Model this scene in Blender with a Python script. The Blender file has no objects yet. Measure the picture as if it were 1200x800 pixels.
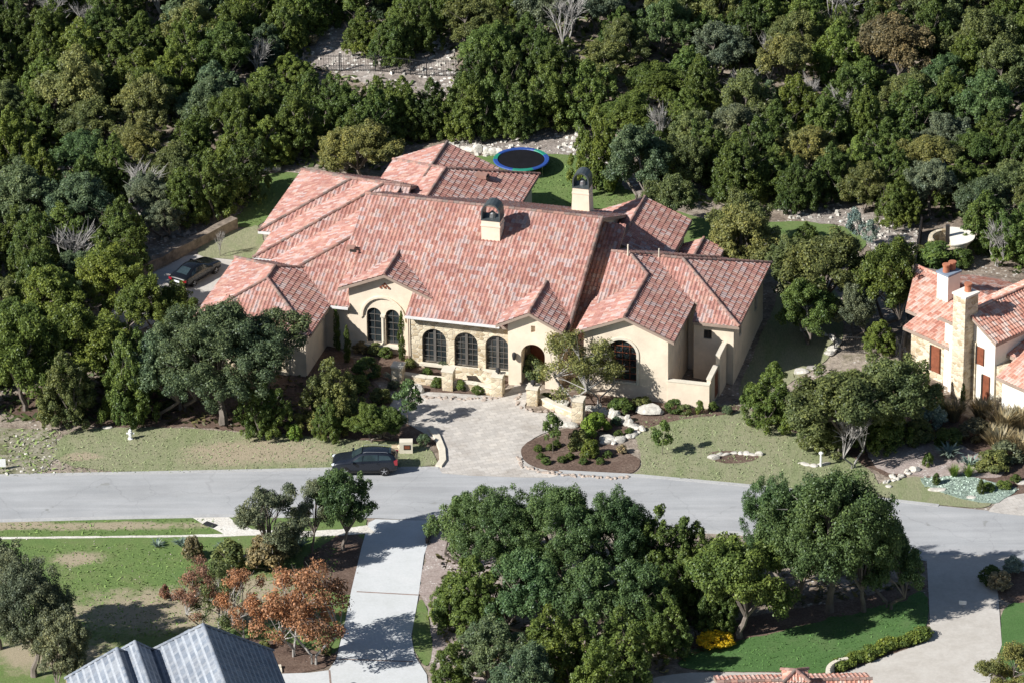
import bpy, bmesh, math, random
import numpy as np
from mathutils import Vector, Matrix
from mathutils.geometry import delaunay_2d_cdt
PI = math.pi
R = math.radians
random.seed(7)
rng = np.random.default_rng(7)
SC = bpy.context.scene
COL = SC.collection

# ------------------------------------------------------------------ camera
PITCH, DIST, FOC, ROLL = R(26.5), 395.0, 6200.0, R(0.6)
CAM = (0.0, -DIST*math.cos(PITCH), DIST*math.sin(PITCH))

def at(px, py, z=0.0):
    """point of the photograph (1200x800) -> point of the place at height z"""
    x, y = px-600, py-400
    x, y = x*math.cos(ROLL)-y*math.sin(ROLL), x*math.sin(ROLL)+y*math.cos(ROLL)
    d = (x/FOC, math.cos(PITCH)-y/FOC*math.sin(PITCH), -math.sin(PITCH)-y/FOC*math.cos(PITCH))
    t = (z-CAM[2])/d[2]
    return (CAM[0]+t*d[0], CAM[1]+t*d[1], z)

def proj(P):
    v = [P[i]-CAM[i] for i in range(3)]
    X = v[0]; Y = v[1]*math.sin(PITCH)+v[2]*math.cos(PITCH); Z = v[1]*math.cos(PITCH)-v[2]*math.sin(PITCH)
    x, y = FOC*X/Z, -FOC*Y/Z
    c, s = math.cos(ROLL), math.sin(ROLL)
    return (600+x*c+y*s, 400-x*s+y*c)

def sstep(a, b, x):
    t = min(1.0, max(0.0, (x-a)/(b-a)))
    return t*t*(3-2*t)

HO = (-4.3674, -5.3541)                     # origin of the mansion
TH = R(15)
HU = (math.cos(TH), -math.sin(TH)); HV = (math.sin(TH), math.cos(TH))
def hw(u, v):
    return (HO[0]+u*HU[0]+v*HV[0], HO[1]+u*HU[1]+v*HV[1])

DIP = hw(22.0, 5.0)
def gz(x, y):
    h = 0.0
    k = sstep(36, 56, y)*sstep(110, 75, y)
    if k > 0:
        h += k*(1.2+0.5*math.sin(x*0.11+1.0)+0.5*math.sin(y*0.17+x*0.05))
    q = ((x-DIP[0])**2+(y-DIP[1])**2)/30.0
    if q < 12: h -= 0.55*math.exp(-q)
    q = ((x+38)**2+(y-8)**2)/90.0
    if q < 12: h += 0.8*math.exp(-q)
    return h

def gat(px, py):
    z = 0.0
    for _ in range(6):
        p = at(px, py, z); z = gz(p[0], p[1])
    return (p[0], p[1], z)

# ------------------------------------------------------------------ materials
def new_mat(name):
    m = bpy.data.materials.new(name); m.use_nodes = True
    nt = m.node_tree
    return m, nt, nt.nodes, nt.links, nt.nodes['Principled BSDF']

def ramp(nt, stops, interp='LINEAR'):
    r = nt.nodes.new('ShaderNodeValToRGB'); cr = r.color_ramp; cr.interpolation = interp
    while len(cr.elements) < len(stops): cr.elements.new(0.5)
    for e, (p, c) in zip(cr.elements, stops):
        e.position = p; e.color = (c[0], c[1], c[2], 1)
    return r

def coords(nt, scale=(1, 1, 1), kind='Object'):
    tc = nt.nodes.new('ShaderNodeTexCoord'); mp = nt.nodes.new('ShaderNodeMapping')
    mp.inputs['Scale'].default_value = scale
    nt.links.new(tc.outputs[kind], mp.inputs['Vector'])
    return mp.outputs['Vector']

def noise(nt, vec, scale, detail=4, rough=0.6):
    n = nt.nodes.new('ShaderNodeTexNoise')
    n.inputs['Scale'].default_value = scale; n.inputs['Detail'].default_value = detail
    n.inputs['Roughness'].default_value = rough
    nt.links.new(vec, n.inputs['Vector'])
    return n.outputs['Fac']

def mixc(nt, fac, a, b, mode='MIX'):
    m = nt.nodes.new('ShaderNodeMix'); m.data_type = 'RGBA'; m.blend_type = mode
    for s, i in ((fac, 0), (a, 6), (b, 7)):
        if isinstance(s, (int, float)): m.inputs[i].default_value = s
        elif isinstance(s, tuple): m.inputs[i].default_value = (*s, 1)
        else: nt.links.new(s, m.inputs[i])
    return m.outputs[2]

def bump(nt, height, strength, dist, bsdf):
    b = nt.nodes.new('ShaderNodeBump'); b.inputs['Strength'].default_value = strength
    b.inputs['Distance'].default_value = dist
    nt.links.new(height, b.inputs['Height']); nt.links.new(b.outputs['Normal'], bsdf.inputs['Normal'])

def simple(name, col, rough=0.8, spec=0.3, metal=0.0, var=0.12, vscale=1.5, bmp=0.0):
    m, nt, N, L, B = new_mat(name)
    v = coords(nt)
    n = noise(nt, v, vscale, 6, 0.65)
    a = tuple(max(0, c*(1-var*1.6)) for c in col); b = tuple(min(1, c*(1+var)) for c in col)
    r = ramp(nt, [(0.3, a), (0.7, b)]); L.new(n, r.inputs['Fac'])
    L.new(r.outputs['Color'], B.inputs['Base Color'])
    B.inputs['Roughness'].default_value = rough; B.inputs['Specular IOR Level'].default_value = spec
    B.inputs['Metallic'].default_value = metal
    if bmp: bump(nt, noise(nt, v, vscale*14, 3), 0.5, bmp, B)
    return m

def blend_mat(name, cols, s1, s2, fine=6.0, fineamt=0.35, bmp=0.03, rough=0.95, stretch=(1, 1, 1), speck=None, patches=()):
    """ground: large patches of several colours, mid noise and fine grain"""
    m, nt, N, L, B = new_mat(name)
    v = coords(nt, stretch)
    n1 = noise(nt, v, s1, 5, 0.6); n2 = noise(nt, v, s2, 6, 0.7)
    mx = N.new('ShaderNodeMath'); mx.operation = 'ADD'; L.new(n1, mx.inputs[0]); L.new(n2, mx.inputs[1])
    hf = N.new('ShaderNodeMath'); hf.operation = 'MULTIPLY'; hf.inputs[1].default_value = 0.5; L.new(mx.outputs[0], hf.inputs[0])
    k = len(cols)
    r = ramp(nt, [(0.34+0.32*i/(k-1), c) for i, c in enumerate(cols)]); L.new(hf.outputs[0], r.inputs['Fac'])
    f = noise(nt, v, fine, 5, 0.75)
    fr = ramp(nt, [(0.3, (1-fineamt,)*3), (0.7, (1+fineamt*0.6,)*3)]); L.new(f, fr.inputs['Fac'])
    c = mixc(nt, 1.0, r.outputs['Color'], fr.outputs['Color'], 'MULTIPLY')
    if patches:
        v0 = coords(nt); dn = noise(nt, v0, .55, 6, .75)
        for (pc, rx, ry) in patches:
            mp = N.new('ShaderNodeMapping'); mp.inputs['Location'].default_value = (-pc[0]/rx, -pc[1]/ry, 0); mp.inputs['Scale'].default_value = (1/rx, 1/ry, 0); L.new(v0, mp.inputs['Vector'])
            ln = N.new('ShaderNodeVectorMath'); ln.operation = 'LENGTH'; L.new(mp.outputs[0], ln.inputs[0])
            ad = N.new('ShaderNodeMath'); ad.operation = 'MULTIPLY_ADD'; ad.inputs[1].default_value = 1.9; L.new(dn, ad.inputs[0]); L.new(ln.outputs['Value'], ad.inputs[2])
            pr = ramp(nt, [(.0, (1, 1, 1)), (.55, (.9, .9, .9)), (.72, (0, 0, 0))]); sc_ = N.new('ShaderNodeMath'); sc_.operation = 'MULTIPLY'; sc_.inputs[1].default_value = .36; L.new(ad.outputs[0], sc_.inputs[0]); L.new(sc_.outputs[0], pr.inputs['Fac'])
            dr = mixc(nt, f, (.24, .20, .13), (.46, .38, .28)); c = mixc(nt, pr.outputs['Color'], c, dr)
    if speck:
        vo = N.new('ShaderNodeTexVoronoi'); vo.inputs['Scale'].default_value = speck[1]; L.new(v, vo.inputs['Vector'])
        sr = ramp(nt, [(0.0, (1, 1, 1)), (speck[2], (1, 1, 1)), (speck[2]+0.05, (0, 0, 0))]); L.new(vo.outputs['Distance'], sr.inputs['Fac'])
        msk = noise(nt, v, speck[1]*0.12, 3)
        mr = ramp(nt, [(0.48, (0, 0, 0)), (0.58, (1, 1, 1))]); L.new(msk, mr.inputs['Fac'])
        ml = N.new('ShaderNodeMath'); ml.operation = 'MULTIPLY'; L.new(sr.outputs['Color'], ml.inputs[0]); L.new(mr.outputs['Color'], ml.inputs[1])
        c = mixc(nt, ml.outputs[0], c, speck[0])
    L.new(c, B.inputs['Base Color']); B.inputs['Roughness'].default_value = rough
    B.inputs['Specular IOR Level'].default_value = 0.15
    bump(nt, f, 0.8, bmp, B)
    return m

M = {}
M['dirt'] = blend_mat('forest_floor', [(.13, .10, .075), (.24, .19, .15), (.38, .32, .26), (.17, .15, .09)], .12, .7, 3.5, .5, .12, speck=((.62, .58, .52), 2.6, .22))
M['lawn'] = blend_mat('lawn', [(.185, .22, .10), (.225, .25, .13), (.28, .275, .17), (.21, .245, .115)], .10, .55, 7, .32, .04, stretch=(1.6, .45, 1), patches=[(at(300, 530)[:2], 6.2, 2.2), (at(95, 535)[:2], 1.6, .8)])
M['green'] = blend_mat('green_lawn', [(.11, .18, .055), (.14, .20, .065), (.19, .205, .095)], .13, .6, 7, .32, .04, patches=[(at(200, 715)[:2], 8.5, 3.4), (at(300, 690)[:2], 3.6, 2.2), (at(90, 655)[:2], 2.2, 1.1), (at(60, 765)[:2], 4.5, 3), (at(130, 616)[:2], 8, .7), (at(20, 615)[:2], 4, .7)])
M['emerald'] = blend_mat('emerald_lawn', [(.066, .138, .04), (.082, .158, .05), (.115, .17, .068)], .15, .7, 7, .25, .04)
M['dry'] = blend_mat('dry_grass', [(.17, .17, .08), (.30, .25, .16), (.36, .30, .21), (.20, .20, .10)], .16, .8, 4, .4, .06)
M['rough_grass'] = blend_mat('rough_grass', [(.12, .15, .06), (.18, .18, .10), (.33, .30, .23), (.12, .16, .05)], .25, 1.1, 4, .4, .06, speck=((.6, .57, .5), 2.2, .2))
M['mulch'] = blend_mat('mulch', [(.10, .065, .05), (.16, .11, .085), (.22, .165, .13)], .3, 1.5, 6, .45, .06)
M['gravel'] = blend_mat('pink_gravel', [(.30, .24, .21), (.38, .31, .28), (.45, .39, .35)], .2, 1.2, 6, .4, .05, speck=((.62, .58, .54), 5, .25))
M['rubble'] = blend_mat('rubble_ground', [(.20, .165, .14), (.33, .285, .25), (.48, .43, .385)], .25, 1.4, 2.6, .5, .15, speck=((.75, .72, .66), 2.2, .3))
M['caliche'] = blend_mat('white_gravel', [(.55, .51, .44), (.68, .64, .57), (.76, .73, .67)], .3, 1.8, 6, .3, .05)
M['blue_cover'] = blend_mat('blue_groundcover', [(.20, .26, .20), (.29, .36, .30), (.38, .44, .38)], .4, 2.5, 5, .45, .1)
M['concrete'] = blend_mat('concrete', [(.50, .51, .50), (.56, .57, .57), (.60, .60, .60)], .15, .9, 5, .08, .006, rough=.85)
M['warm_concrete'] = blend_mat('warm_concrete', [(.42, .385, .34), (.50, .465, .42), (.55, .52, .475)], .15, .9, 4, .1, .006, rough=.85)

def road_mat():
    m, nt, N, L, B = new_mat('road')
    v = coords(nt, (.25, 1.6, 1)); v2 = coords(nt)
    n = noise(nt, v, .5, 6, .65); n2 = noise(nt, v2, .25, 4); n3 = noise(nt, v2, 9, 4)
    r = ramp(nt, [(.3, (.33, .335, .34)), (.5, (.375, .377, .38)), (.7, (.41, .408, .408))]); L.new(n, r.inputs['Fac'])
    r2 = ramp(nt, [(.25, (.86,)*3), (.7, (1.06,)*3)]); L.new(n2, r2.inputs['Fac'])
    r3 = ramp(nt, [(.3, (.92,)*3), (.7, (1.05,)*3)]); L.new(n3, r3.inputs['Fac'])
    c = mixc(nt, 1.0, r.outputs['Color'], r2.outputs['Color'], 'MULTIPLY')
    c = mixc(nt, 1.0, c, r3.outputs['Color'], 'MULTIPLY')
    # oil stains and dull repair patches
    vo = noise(nt, v2, .6, 3); rs = ramp(nt, [(.28, (1, 1, 1)), (.33, (0, 0, 0))]); L.new(vo, rs.inputs['Fac'])
    c = mixc(nt, rs.outputs['Color'], c, (.27, .27, .26))
    wv = noise(nt, coords(nt, (.03, .55, 1)), 1.6, 2, .4); rw = ramp(nt, [(.38, (.93,)*3), (.5, (1.03,)*3), (.62, (.95,)*3)]); L.new(wv, rw.inputs['Fac']); c = mixc(nt, 1.0, c, rw.outputs['Color'], 'MULTIPLY')
    vc = N.new('ShaderNodeTexVoronoi'); vc.feature = 'DISTANCE_TO_EDGE'; vc.inputs['Scale'].default_value = .16
    dv = N.new('ShaderNodeTexNoise'); dv.inputs['Scale'].default_value = .9; L.new(v2, dv.inputs['Vector']); dm = N.new('ShaderNodeVectorMath'); dm.operation = 'MULTIPLY_ADD'; dm.inputs[1].default_value = (1.4, 1.4, 0); L.new(dv.outputs['Color'], dm.inputs[0]); L.new(v2, dm.inputs[2]); L.new(dm.outputs[0], vc.inputs['Vector'])
    rc = ramp(nt, [(0, (.87,)*3), (.004, (.92,)*3), (.009, (1, 1, 1))]); L.new(vc.outputs['Distance'], rc.inputs['Fac']); c = mixc(nt, 1.0, c, rc.outputs['Color'], 'MULTIPLY')
    L.new(c, B.inputs['Base Color']); B.inputs['Roughness'].default_value = .85
    bump(nt, n3, .4, .01, B)
    return m
M['road'] = road_mat()
M['kerb'] = blend_mat('kerb_concrete', [(.36, .355, .35), (.43, .425, .415), (.47, .465, .45)], .4, 2.5, 6, .15, .01, rough=.9)

def paver_mat():
    m, nt, N, L, B = new_mat('stone_pavers')
    v = coords(nt, (1, 1, 1))
    br = N.new('ShaderNodeTexBrick'); br.inputs['Scale'].default_value = 1.0
    br.inputs['Brick Width'].default_value = .62; br.inputs['Row Height'].default_value = .42
    br.inputs['Mortar Size'].default_value = .018; br.inputs['Color1'].default_value = (.43, .405, .375, 1)
    br.inputs['Color2'].default_value = (.53, .50, .46, 1); br.inputs['Mortar'].default_value = (.36, .335, .305, 1)
    mp = N.new('ShaderNodeMapping'); mp.inputs['Rotation'].default_value = (0, 0, R(-18)); L.new(v, mp.inputs['Vector'])
    L.new(mp.outputs['Vector'], br.inputs['Vector'])
    n = noise(nt, v, .35, 5, .7); r = ramp(nt, [(.3, (.78, .74, .70)), (.5, (1, .99, .98)), (.7, (1.15, 1.12, 1.08))]); L.new(n, r.inputs['Fac'])
    c = mixc(nt, 1.0, br.outputs['Color'], r.outputs['Color'], 'MULTIPLY')
    n2 = noise(nt, v, 2.2, 5, .75); r2 = ramp(nt, [(.25, (.84, .82, .80)), (.7, (1.1, 1.1, 1.1))]); L.new(n2, r2.inputs['Fac'])
    c = mixc(nt, 1.0, c, r2.outputs['Color'], 'MULTIPLY')
    L.new(c, B.inputs['Base Color']); B.inputs['Roughness'].default_value = .9
    bump(nt, br.outputs['Fac'], -.4, .02, B)
    return m
M['pavers'] = paver_mat()

def tile_mat(name, cols, edge=None):
    m, nt, N, L, B = new_mat(name)
    uv = N.new('ShaderNodeUVMap')
    fl = N.new('ShaderNodeVectorMath'); fl.operation = 'FLOOR'; L.new(uv.outputs['UV'], fl.inputs[0])
    wn = N.new('ShaderNodeTexWhiteNoise'); wn.noise_dimensions = '2D'; L.new(fl.outputs[0], wn.inputs['Vector'])
    k = len(cols)
    r = ramp(nt, [(i/k, c) for i, c in enumerate(cols)], 'CONSTANT'); L.new(wn.outputs['Value'], r.inputs['Fac'])
    base = r.outputs['Color']
    if edge:  # paler lower part of each tile: lit stripes painted into the colour
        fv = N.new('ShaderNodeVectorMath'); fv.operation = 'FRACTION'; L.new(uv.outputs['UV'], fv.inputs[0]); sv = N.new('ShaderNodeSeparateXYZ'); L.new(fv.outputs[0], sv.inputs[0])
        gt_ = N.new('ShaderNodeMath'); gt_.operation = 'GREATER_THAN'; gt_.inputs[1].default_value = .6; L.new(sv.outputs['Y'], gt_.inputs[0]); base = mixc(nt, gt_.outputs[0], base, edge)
    v = coords(nt); n = noise(nt, v, .35, 5, .7); n2 = noise(nt, v, 5, 5, .7)
    r2 = ramp(nt, [(.3, (.82, .80, .79)), (.7, (1.12, 1.1, 1.08))]); L.new(n, r2.inputs['Fac'])
    r3 = ramp(nt, [(.3, (.80, .80, .80)), (.7, (1.15, 1.15, 1.15))]); L.new(n2, r3.inputs['Fac'])
    c = mixc(nt, 1.0, base, r2.outputs['Color'], 'MULTIPLY')
    c = mixc(nt, 1.0, c, r3.outputs['Color'], 'MULTIPLY')
    L.new(c, B.inputs['Base Color']); B.inputs['Roughness'].default_value = .8; B.inputs['Specular IOR Level'].default_value = .25
    bump(nt, n2, .3, .01, B)
    return m
TC = [(0.404, 0.203, 0.165), (0.436, 0.241, 0.197), (0.375, 0.186, 0.151), (0.465, 0.308, 0.260), (0.420, 0.224, 0.188), (0.358, 0.173, 0.142), (0.477, 0.363, 0.332), (0.449, 0.254, 0.201),
      (0.420, 0.245, 0.215), (0.449, 0.333, 0.310), (0.391, 0.203, 0.170), (0.350, 0.173, 0.147), (0.449, 0.274, 0.238), (0.428, 0.325, 0.310), (0.412, 0.215, 0.174), (0.477, 0.304, 0.251)]
M['tile'] = tile_mat('clay_roof_tiles', TC)
M['tile_dark'] = tile_mat('aged_ridge_tiles', [(.20, .13, .11), (.26, .15, .13), (.30, .2, .17), (.22, .17, .15), (.34, .2, .16)])
M['tile_back'] = M['tile']
M['tile_light'] = tile_mat('salmon_roof_tiles', [(.52, .26, .19), (.58, .34, .27), (.48, .22, .165), (.60, .40, .33), (.55, .29, .22), (.60, .46, .40)])
M['tile_blue'] = tile_mat('slate_blue_roof_tiles', [(.19, .22, .265), (.22, .25, .295), (.17, .20, .245), (.25, .275, .31), (.205, .23, .27), (.26, .285, .32)], edge=(.34, .37, .41))  # pale band on every course stands in for sunlit stripes
M['stucco'] = simple('cream_stucco', (.74, .63, .495), .9, .2, var=.09, vscale=.9, bmp=.01)
M['stucco_pale'] = simple('pale_stucco', (.80, .75, .66), .9, .2, var=.06, vscale=.7, bmp=.01)
M['trim'] = simple('limestone_trim', (.66, .60, .49), .85, .25, var=.08, vscale=2)
M['white'] = simple('white_paint', (.78, .78, .76), .5, .4, var=.03)
M['gutter'] = simple('white_gutter', (.70, .68, .66), .5, .4, var=.06)
M['fascia'] = simple('fascia_board', (.33, .25, .20), .8, .3, var=.1)
M['frame'] = simple('dark_window_frame', (.035, .03, .028), .45, .4, var=.1)
M['doorframe'] = simple('grey_brown_door_frame', (.12, .11, .10), .5, .4, var=.1)
M['wood'] = simple('red_brown_shutters', (.22, .07, .035), .6, .4, var=.2, vscale=3)
M['bark'] = simple('bark', (.20, .17, .145), .95, .1, var=.35, vscale=5, bmp=.02)
M['greybark'] = simple('grey_twigs', (.36, .34, .315), .95, .1, var=.25, vscale=4)
M['iron'] = simple('black_iron', (.03, .03, .032), .5, .4, var=.1)
M['capmetal'] = simple('weathered_metal_cap', (.085, .10, .105), .45, .5, .35, var=.2, vscale=3)
M['pot'] = simple('terracotta_pot', (.42, .16, .09), .8, .3, var=.15)
M['blue'] = simple('blue_vinyl', (.025, .07, .28), .5, .4, var=.08)
M['teal'] = simple('green_vinyl', (.02, .22, .15), .5, .4, var=.08)
M['mat'] = simple('black_jump_mat', (.008, .008, .010), .75, .2, var=.2)
M['steel'] = simple('galvanised_steel', (.5, .5, .5), .35, .5, .8, var=.08)
M['tyre'] = simple('tyre_rubber', (.02, .02, .021), .85, .2, var=.15)
M['alloy'] = simple('alloy_rim', (.6, .6, .62), .3, .5, .85, var=.05)
M['plastic'] = simple('dark_trim_plastic', (.018, .018, .019), .6, .3, var=.1)
M['joint'] = simple('brown_joint', (.27, .20, .17), .9, .2, var=.2)
M['slate_cap'] = simple('blue_grey_flashing', (.20, .25, .32), .6, .4, var=.1)

def stone_mat(name, c1, c2, mortar, sc=2.3):
    m, nt, N, L, B = new_mat(name)
    tc = N.new('ShaderNodeTexCoord'); mp = N.new('ShaderNodeMapping'); mp.inputs['Scale'].default_value = (1, 1, 1.55); L.new(tc.outputs['Object'], mp.inputs['Vector'])
    nn = N.new('ShaderNodeTexNoise'); nn.inputs['Scale'].default_value = 2.0; L.new(mp.outputs[0], nn.inputs['Vector'])
    mv = N.new('ShaderNodeVectorMath'); mv.operation = 'MULTIPLY_ADD'; mv.inputs[1].default_value = (.22, .22, .22); L.new(nn.outputs['Color'], mv.inputs[0]); L.new(mp.outputs[0], mv.inputs[2])
    vo = N.new('ShaderNodeTexVoronoi'); vo.inputs['Scale'].default_value = sc; L.new(mv.outputs[0], vo.inputs['Vector'])
    ve = N.new('ShaderNodeTexVoronoi'); ve.feature = 'DISTANCE_TO_EDGE'; ve.inputs['Scale'].default_value = sc; L.new(mv.outputs[0], ve.inputs['Vector'])
    sx = N.new('ShaderNodeSeparateColor'); L.new(vo.outputs['Color'], sx.inputs[0])
    mid = tuple((a+b)/2 for a, b in zip(c1, c2)); lt = tuple(min(.8, a*1.15) for a in c1)
    r = ramp(nt, [(0, c2), (.3, mid), (.6, c1), (.9, lt)]); L.new(sx.outputs[0], r.inputs['Fac'])
    e = ramp(nt, [(.0, (1, 1, 1)), (.06, (0, 0, 0))]); L.new(ve.outputs['Distance'], e.inputs['Fac'])
    c = mixc(nt, e.outputs['Color'], r.outputs['Color'], mortar)
    n = noise(nt, tc.outputs['Object'], 5, 5, .7); r2 = ramp(nt, [(.3, (.82, .81, .8)), (.7, (1.12, 1.1, 1.08))]); L.new(n, r2.inputs['Fac'])
    c = mixc(nt, 1.0, c, r2.outputs['Color'], 'MULTIPLY')
    L.new(c, B.inputs['Base Color']); B.inputs['Roughness'].default_value = .95
    b2 = ramp(nt, [(0, (0, 0, 0)), (.12, (1, 1, 1))]); L.new(ve.outputs['Distance'], b2.inputs['Fac']); bump(nt, b2.outputs['Color'], .7, .03, B)
    return m
M['stone'] = stone_mat('limestone_rubble_wall', (.62, .54, .40), (.40, .31, .19), (.60, .54, .44))
M['darkstone'] = stone_mat('brown_stone_wall', (.40, .31, .20), (.22, .17, .11), (.40, .35, .28))
M['rock'] = simple('pale_limestone_rock', (.60, .565, .50), .95, .15, var=.34, vscale=1.6, bmp=.06)
M['greyrock'] = simple('grey_limestone_rock', (.40, .37, .33), .95, .15, var=.3, vscale=1.6, bmp=.06)

M['pinkrock'] = simple('pinkish_stone', (.46, .38, .32), .95, .15, var=.35, vscale=2, bmp=.03)
M['brownrock'] = simple('brown_grey_stone', (.26, .21, .165), .95, .15, var=.35, vscale=1.6, bmp=.06)
def glass_mat(name, col=(.012, .015, .017), rough=.06):
    m, nt, N, L, B = new_mat(name)
    v = coords(nt); n = noise(nt, v, 1.1, 3); r = ramp(nt, [(.35, col), (.7, tuple(c*2.2 for c in col))]); L.new(n, r.inputs['Fac'])
    L.new(r.outputs['Color'], B.inputs['Base Color']); B.inputs['Roughness'].default_value = rough; B.inputs['Specular IOR Level'].default_value = .6
    return m
M['glass'] = glass_mat('dark_window_glass', (.014, .018, .02))
M['carglass'] = glass_mat('tinted_car_glass', (.018, .028, .032), .04)
def paint(name, col):
    m, nt, N, L, B = new_mat(name)
    B.inputs['Base Color'].default_value = (*col, 1); B.inputs['Metallic'].default_value = .0; B.inputs['Roughness'].default_value = .28
    B.inputs['Coat Weight'].default_value = .45; B.inputs['Specular IOR Level'].default_value = .35; B.inputs['Coat Roughness'].default_value = .04
    n = noise(nt, coords(nt), 3, 4); r = ramp(nt, [(.3, (.24,)*3), (.7, (.34,)*3)]); L.new(n, r.inputs['Fac']); L.new(r.outputs['Color'], B.inputs['Roughness'])
    return m
M['navy'] = paint('dark_blue_grey_car_paint', (.011, .014, .022))
M['black'] = paint('black_car_paint', (.006, .0065, .008))
def lamp(name, col):
    m, nt, N, L, B = new_mat(name)
    B.inputs['Base Color'].default_value = (*col, 1); B.inputs['Roughness'].default_value = .12; B.inputs['Coat Weight'].default_value = 1
    return m
M['red'] = lamp('red_tail_lamp', (.30, .012, .02)); M['lens'] = lamp('clear_headlamp', (.62, .66, .72)); M['plate'] = lamp('white_plate', (.75, .77, .8))

def leaf_mat():
    m, nt, N, L, B = new_mat('foliage')
    N.remove(B)
    oi = N.new('ShaderNodeObjectInfo'); ge = N.new('ShaderNodeNewGeometry')
    r1 = ramp(nt, [(0, (.55, .58, .6)), (.5, (.95, .98, .95)), (.85, (1.3, 1.25, 1.1)), (1, (1.8, 1.65, 1.4))]); L.new(ge.outputs['Random Per Island'], r1.inputs['Fac'])
    n = noise(nt, coords(nt), .9, 3); r2 = ramp(nt, [(.35, (.72, .80, .85)), (.65, (1.25, 1.15, .95))]); L.new(n, r2.inputs['Fac'])
    c = mixc(nt, 1.0, oi.outputs['Color'], r1.outputs['Color'], 'MULTIPLY')
    c = mixc(nt, 1.0, c, r2.outputs['Color'], 'MULTIPLY')
    d = N.new('ShaderNodeBsdfDiffuse'); t = N.new('ShaderNodeBsdfTranslucent'); g = N.new('ShaderNodeBsdfGlossy'); g.inputs['Roughness'].default_value = .45
    L.new(c, d.inputs['Color']); L.new(c, t.inputs['Color']); g.inputs['Color'].default_value = (.9, .95, 1, 1)
    s = N.new('ShaderNodeMixShader'); s.inputs[0].default_value = .28; L.new(d.outputs[0], s.inputs[1]); L.new(t.outputs[0], s.inputs[2])
    s2 = N.new('ShaderNodeMixShader'); s2.inputs[0].default_value = .014; L.new(s.outputs[0], s2.inputs[1]); L.new(g.outputs[0], s2.inputs[2])
    L.new(s2.outputs[0], N['Material Output'].inputs['Surface'])
    return m
M['leaf'] = leaf_mat()
def grass_mat():
    m, nt, N, L, B = new_mat('grass_blades')
    oi = N.new('ShaderNodeObjectInfo'); n = noise(nt, coords(nt), .5, 5, .7); r = ramp(nt, [(.35, (.82, .84, .8)), (.65, (1.14, 1.1, 1.12))]); L.new(n, r.inputs['Fac'])
    ge = N.new('ShaderNodeNewGeometry'); r1 = ramp(nt, [(0, (.78,)*3), (1, (1.2,)*3)]); L.new(ge.outputs['Random Per Island'], r1.inputs['Fac'])
    c = mixc(nt, 1.0, oi.outputs['Color'], r.outputs['Color'], 'MULTIPLY'); c = mixc(nt, 1.0, c, r1.outputs['Color'], 'MULTIPLY')
    L.new(c, B.inputs['Base Color']); B.inputs['Roughness'].default_value = 1; B.inputs['Specular IOR Level'].default_value = 0
    return m
M['grass'] = grass_mat()

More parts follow.
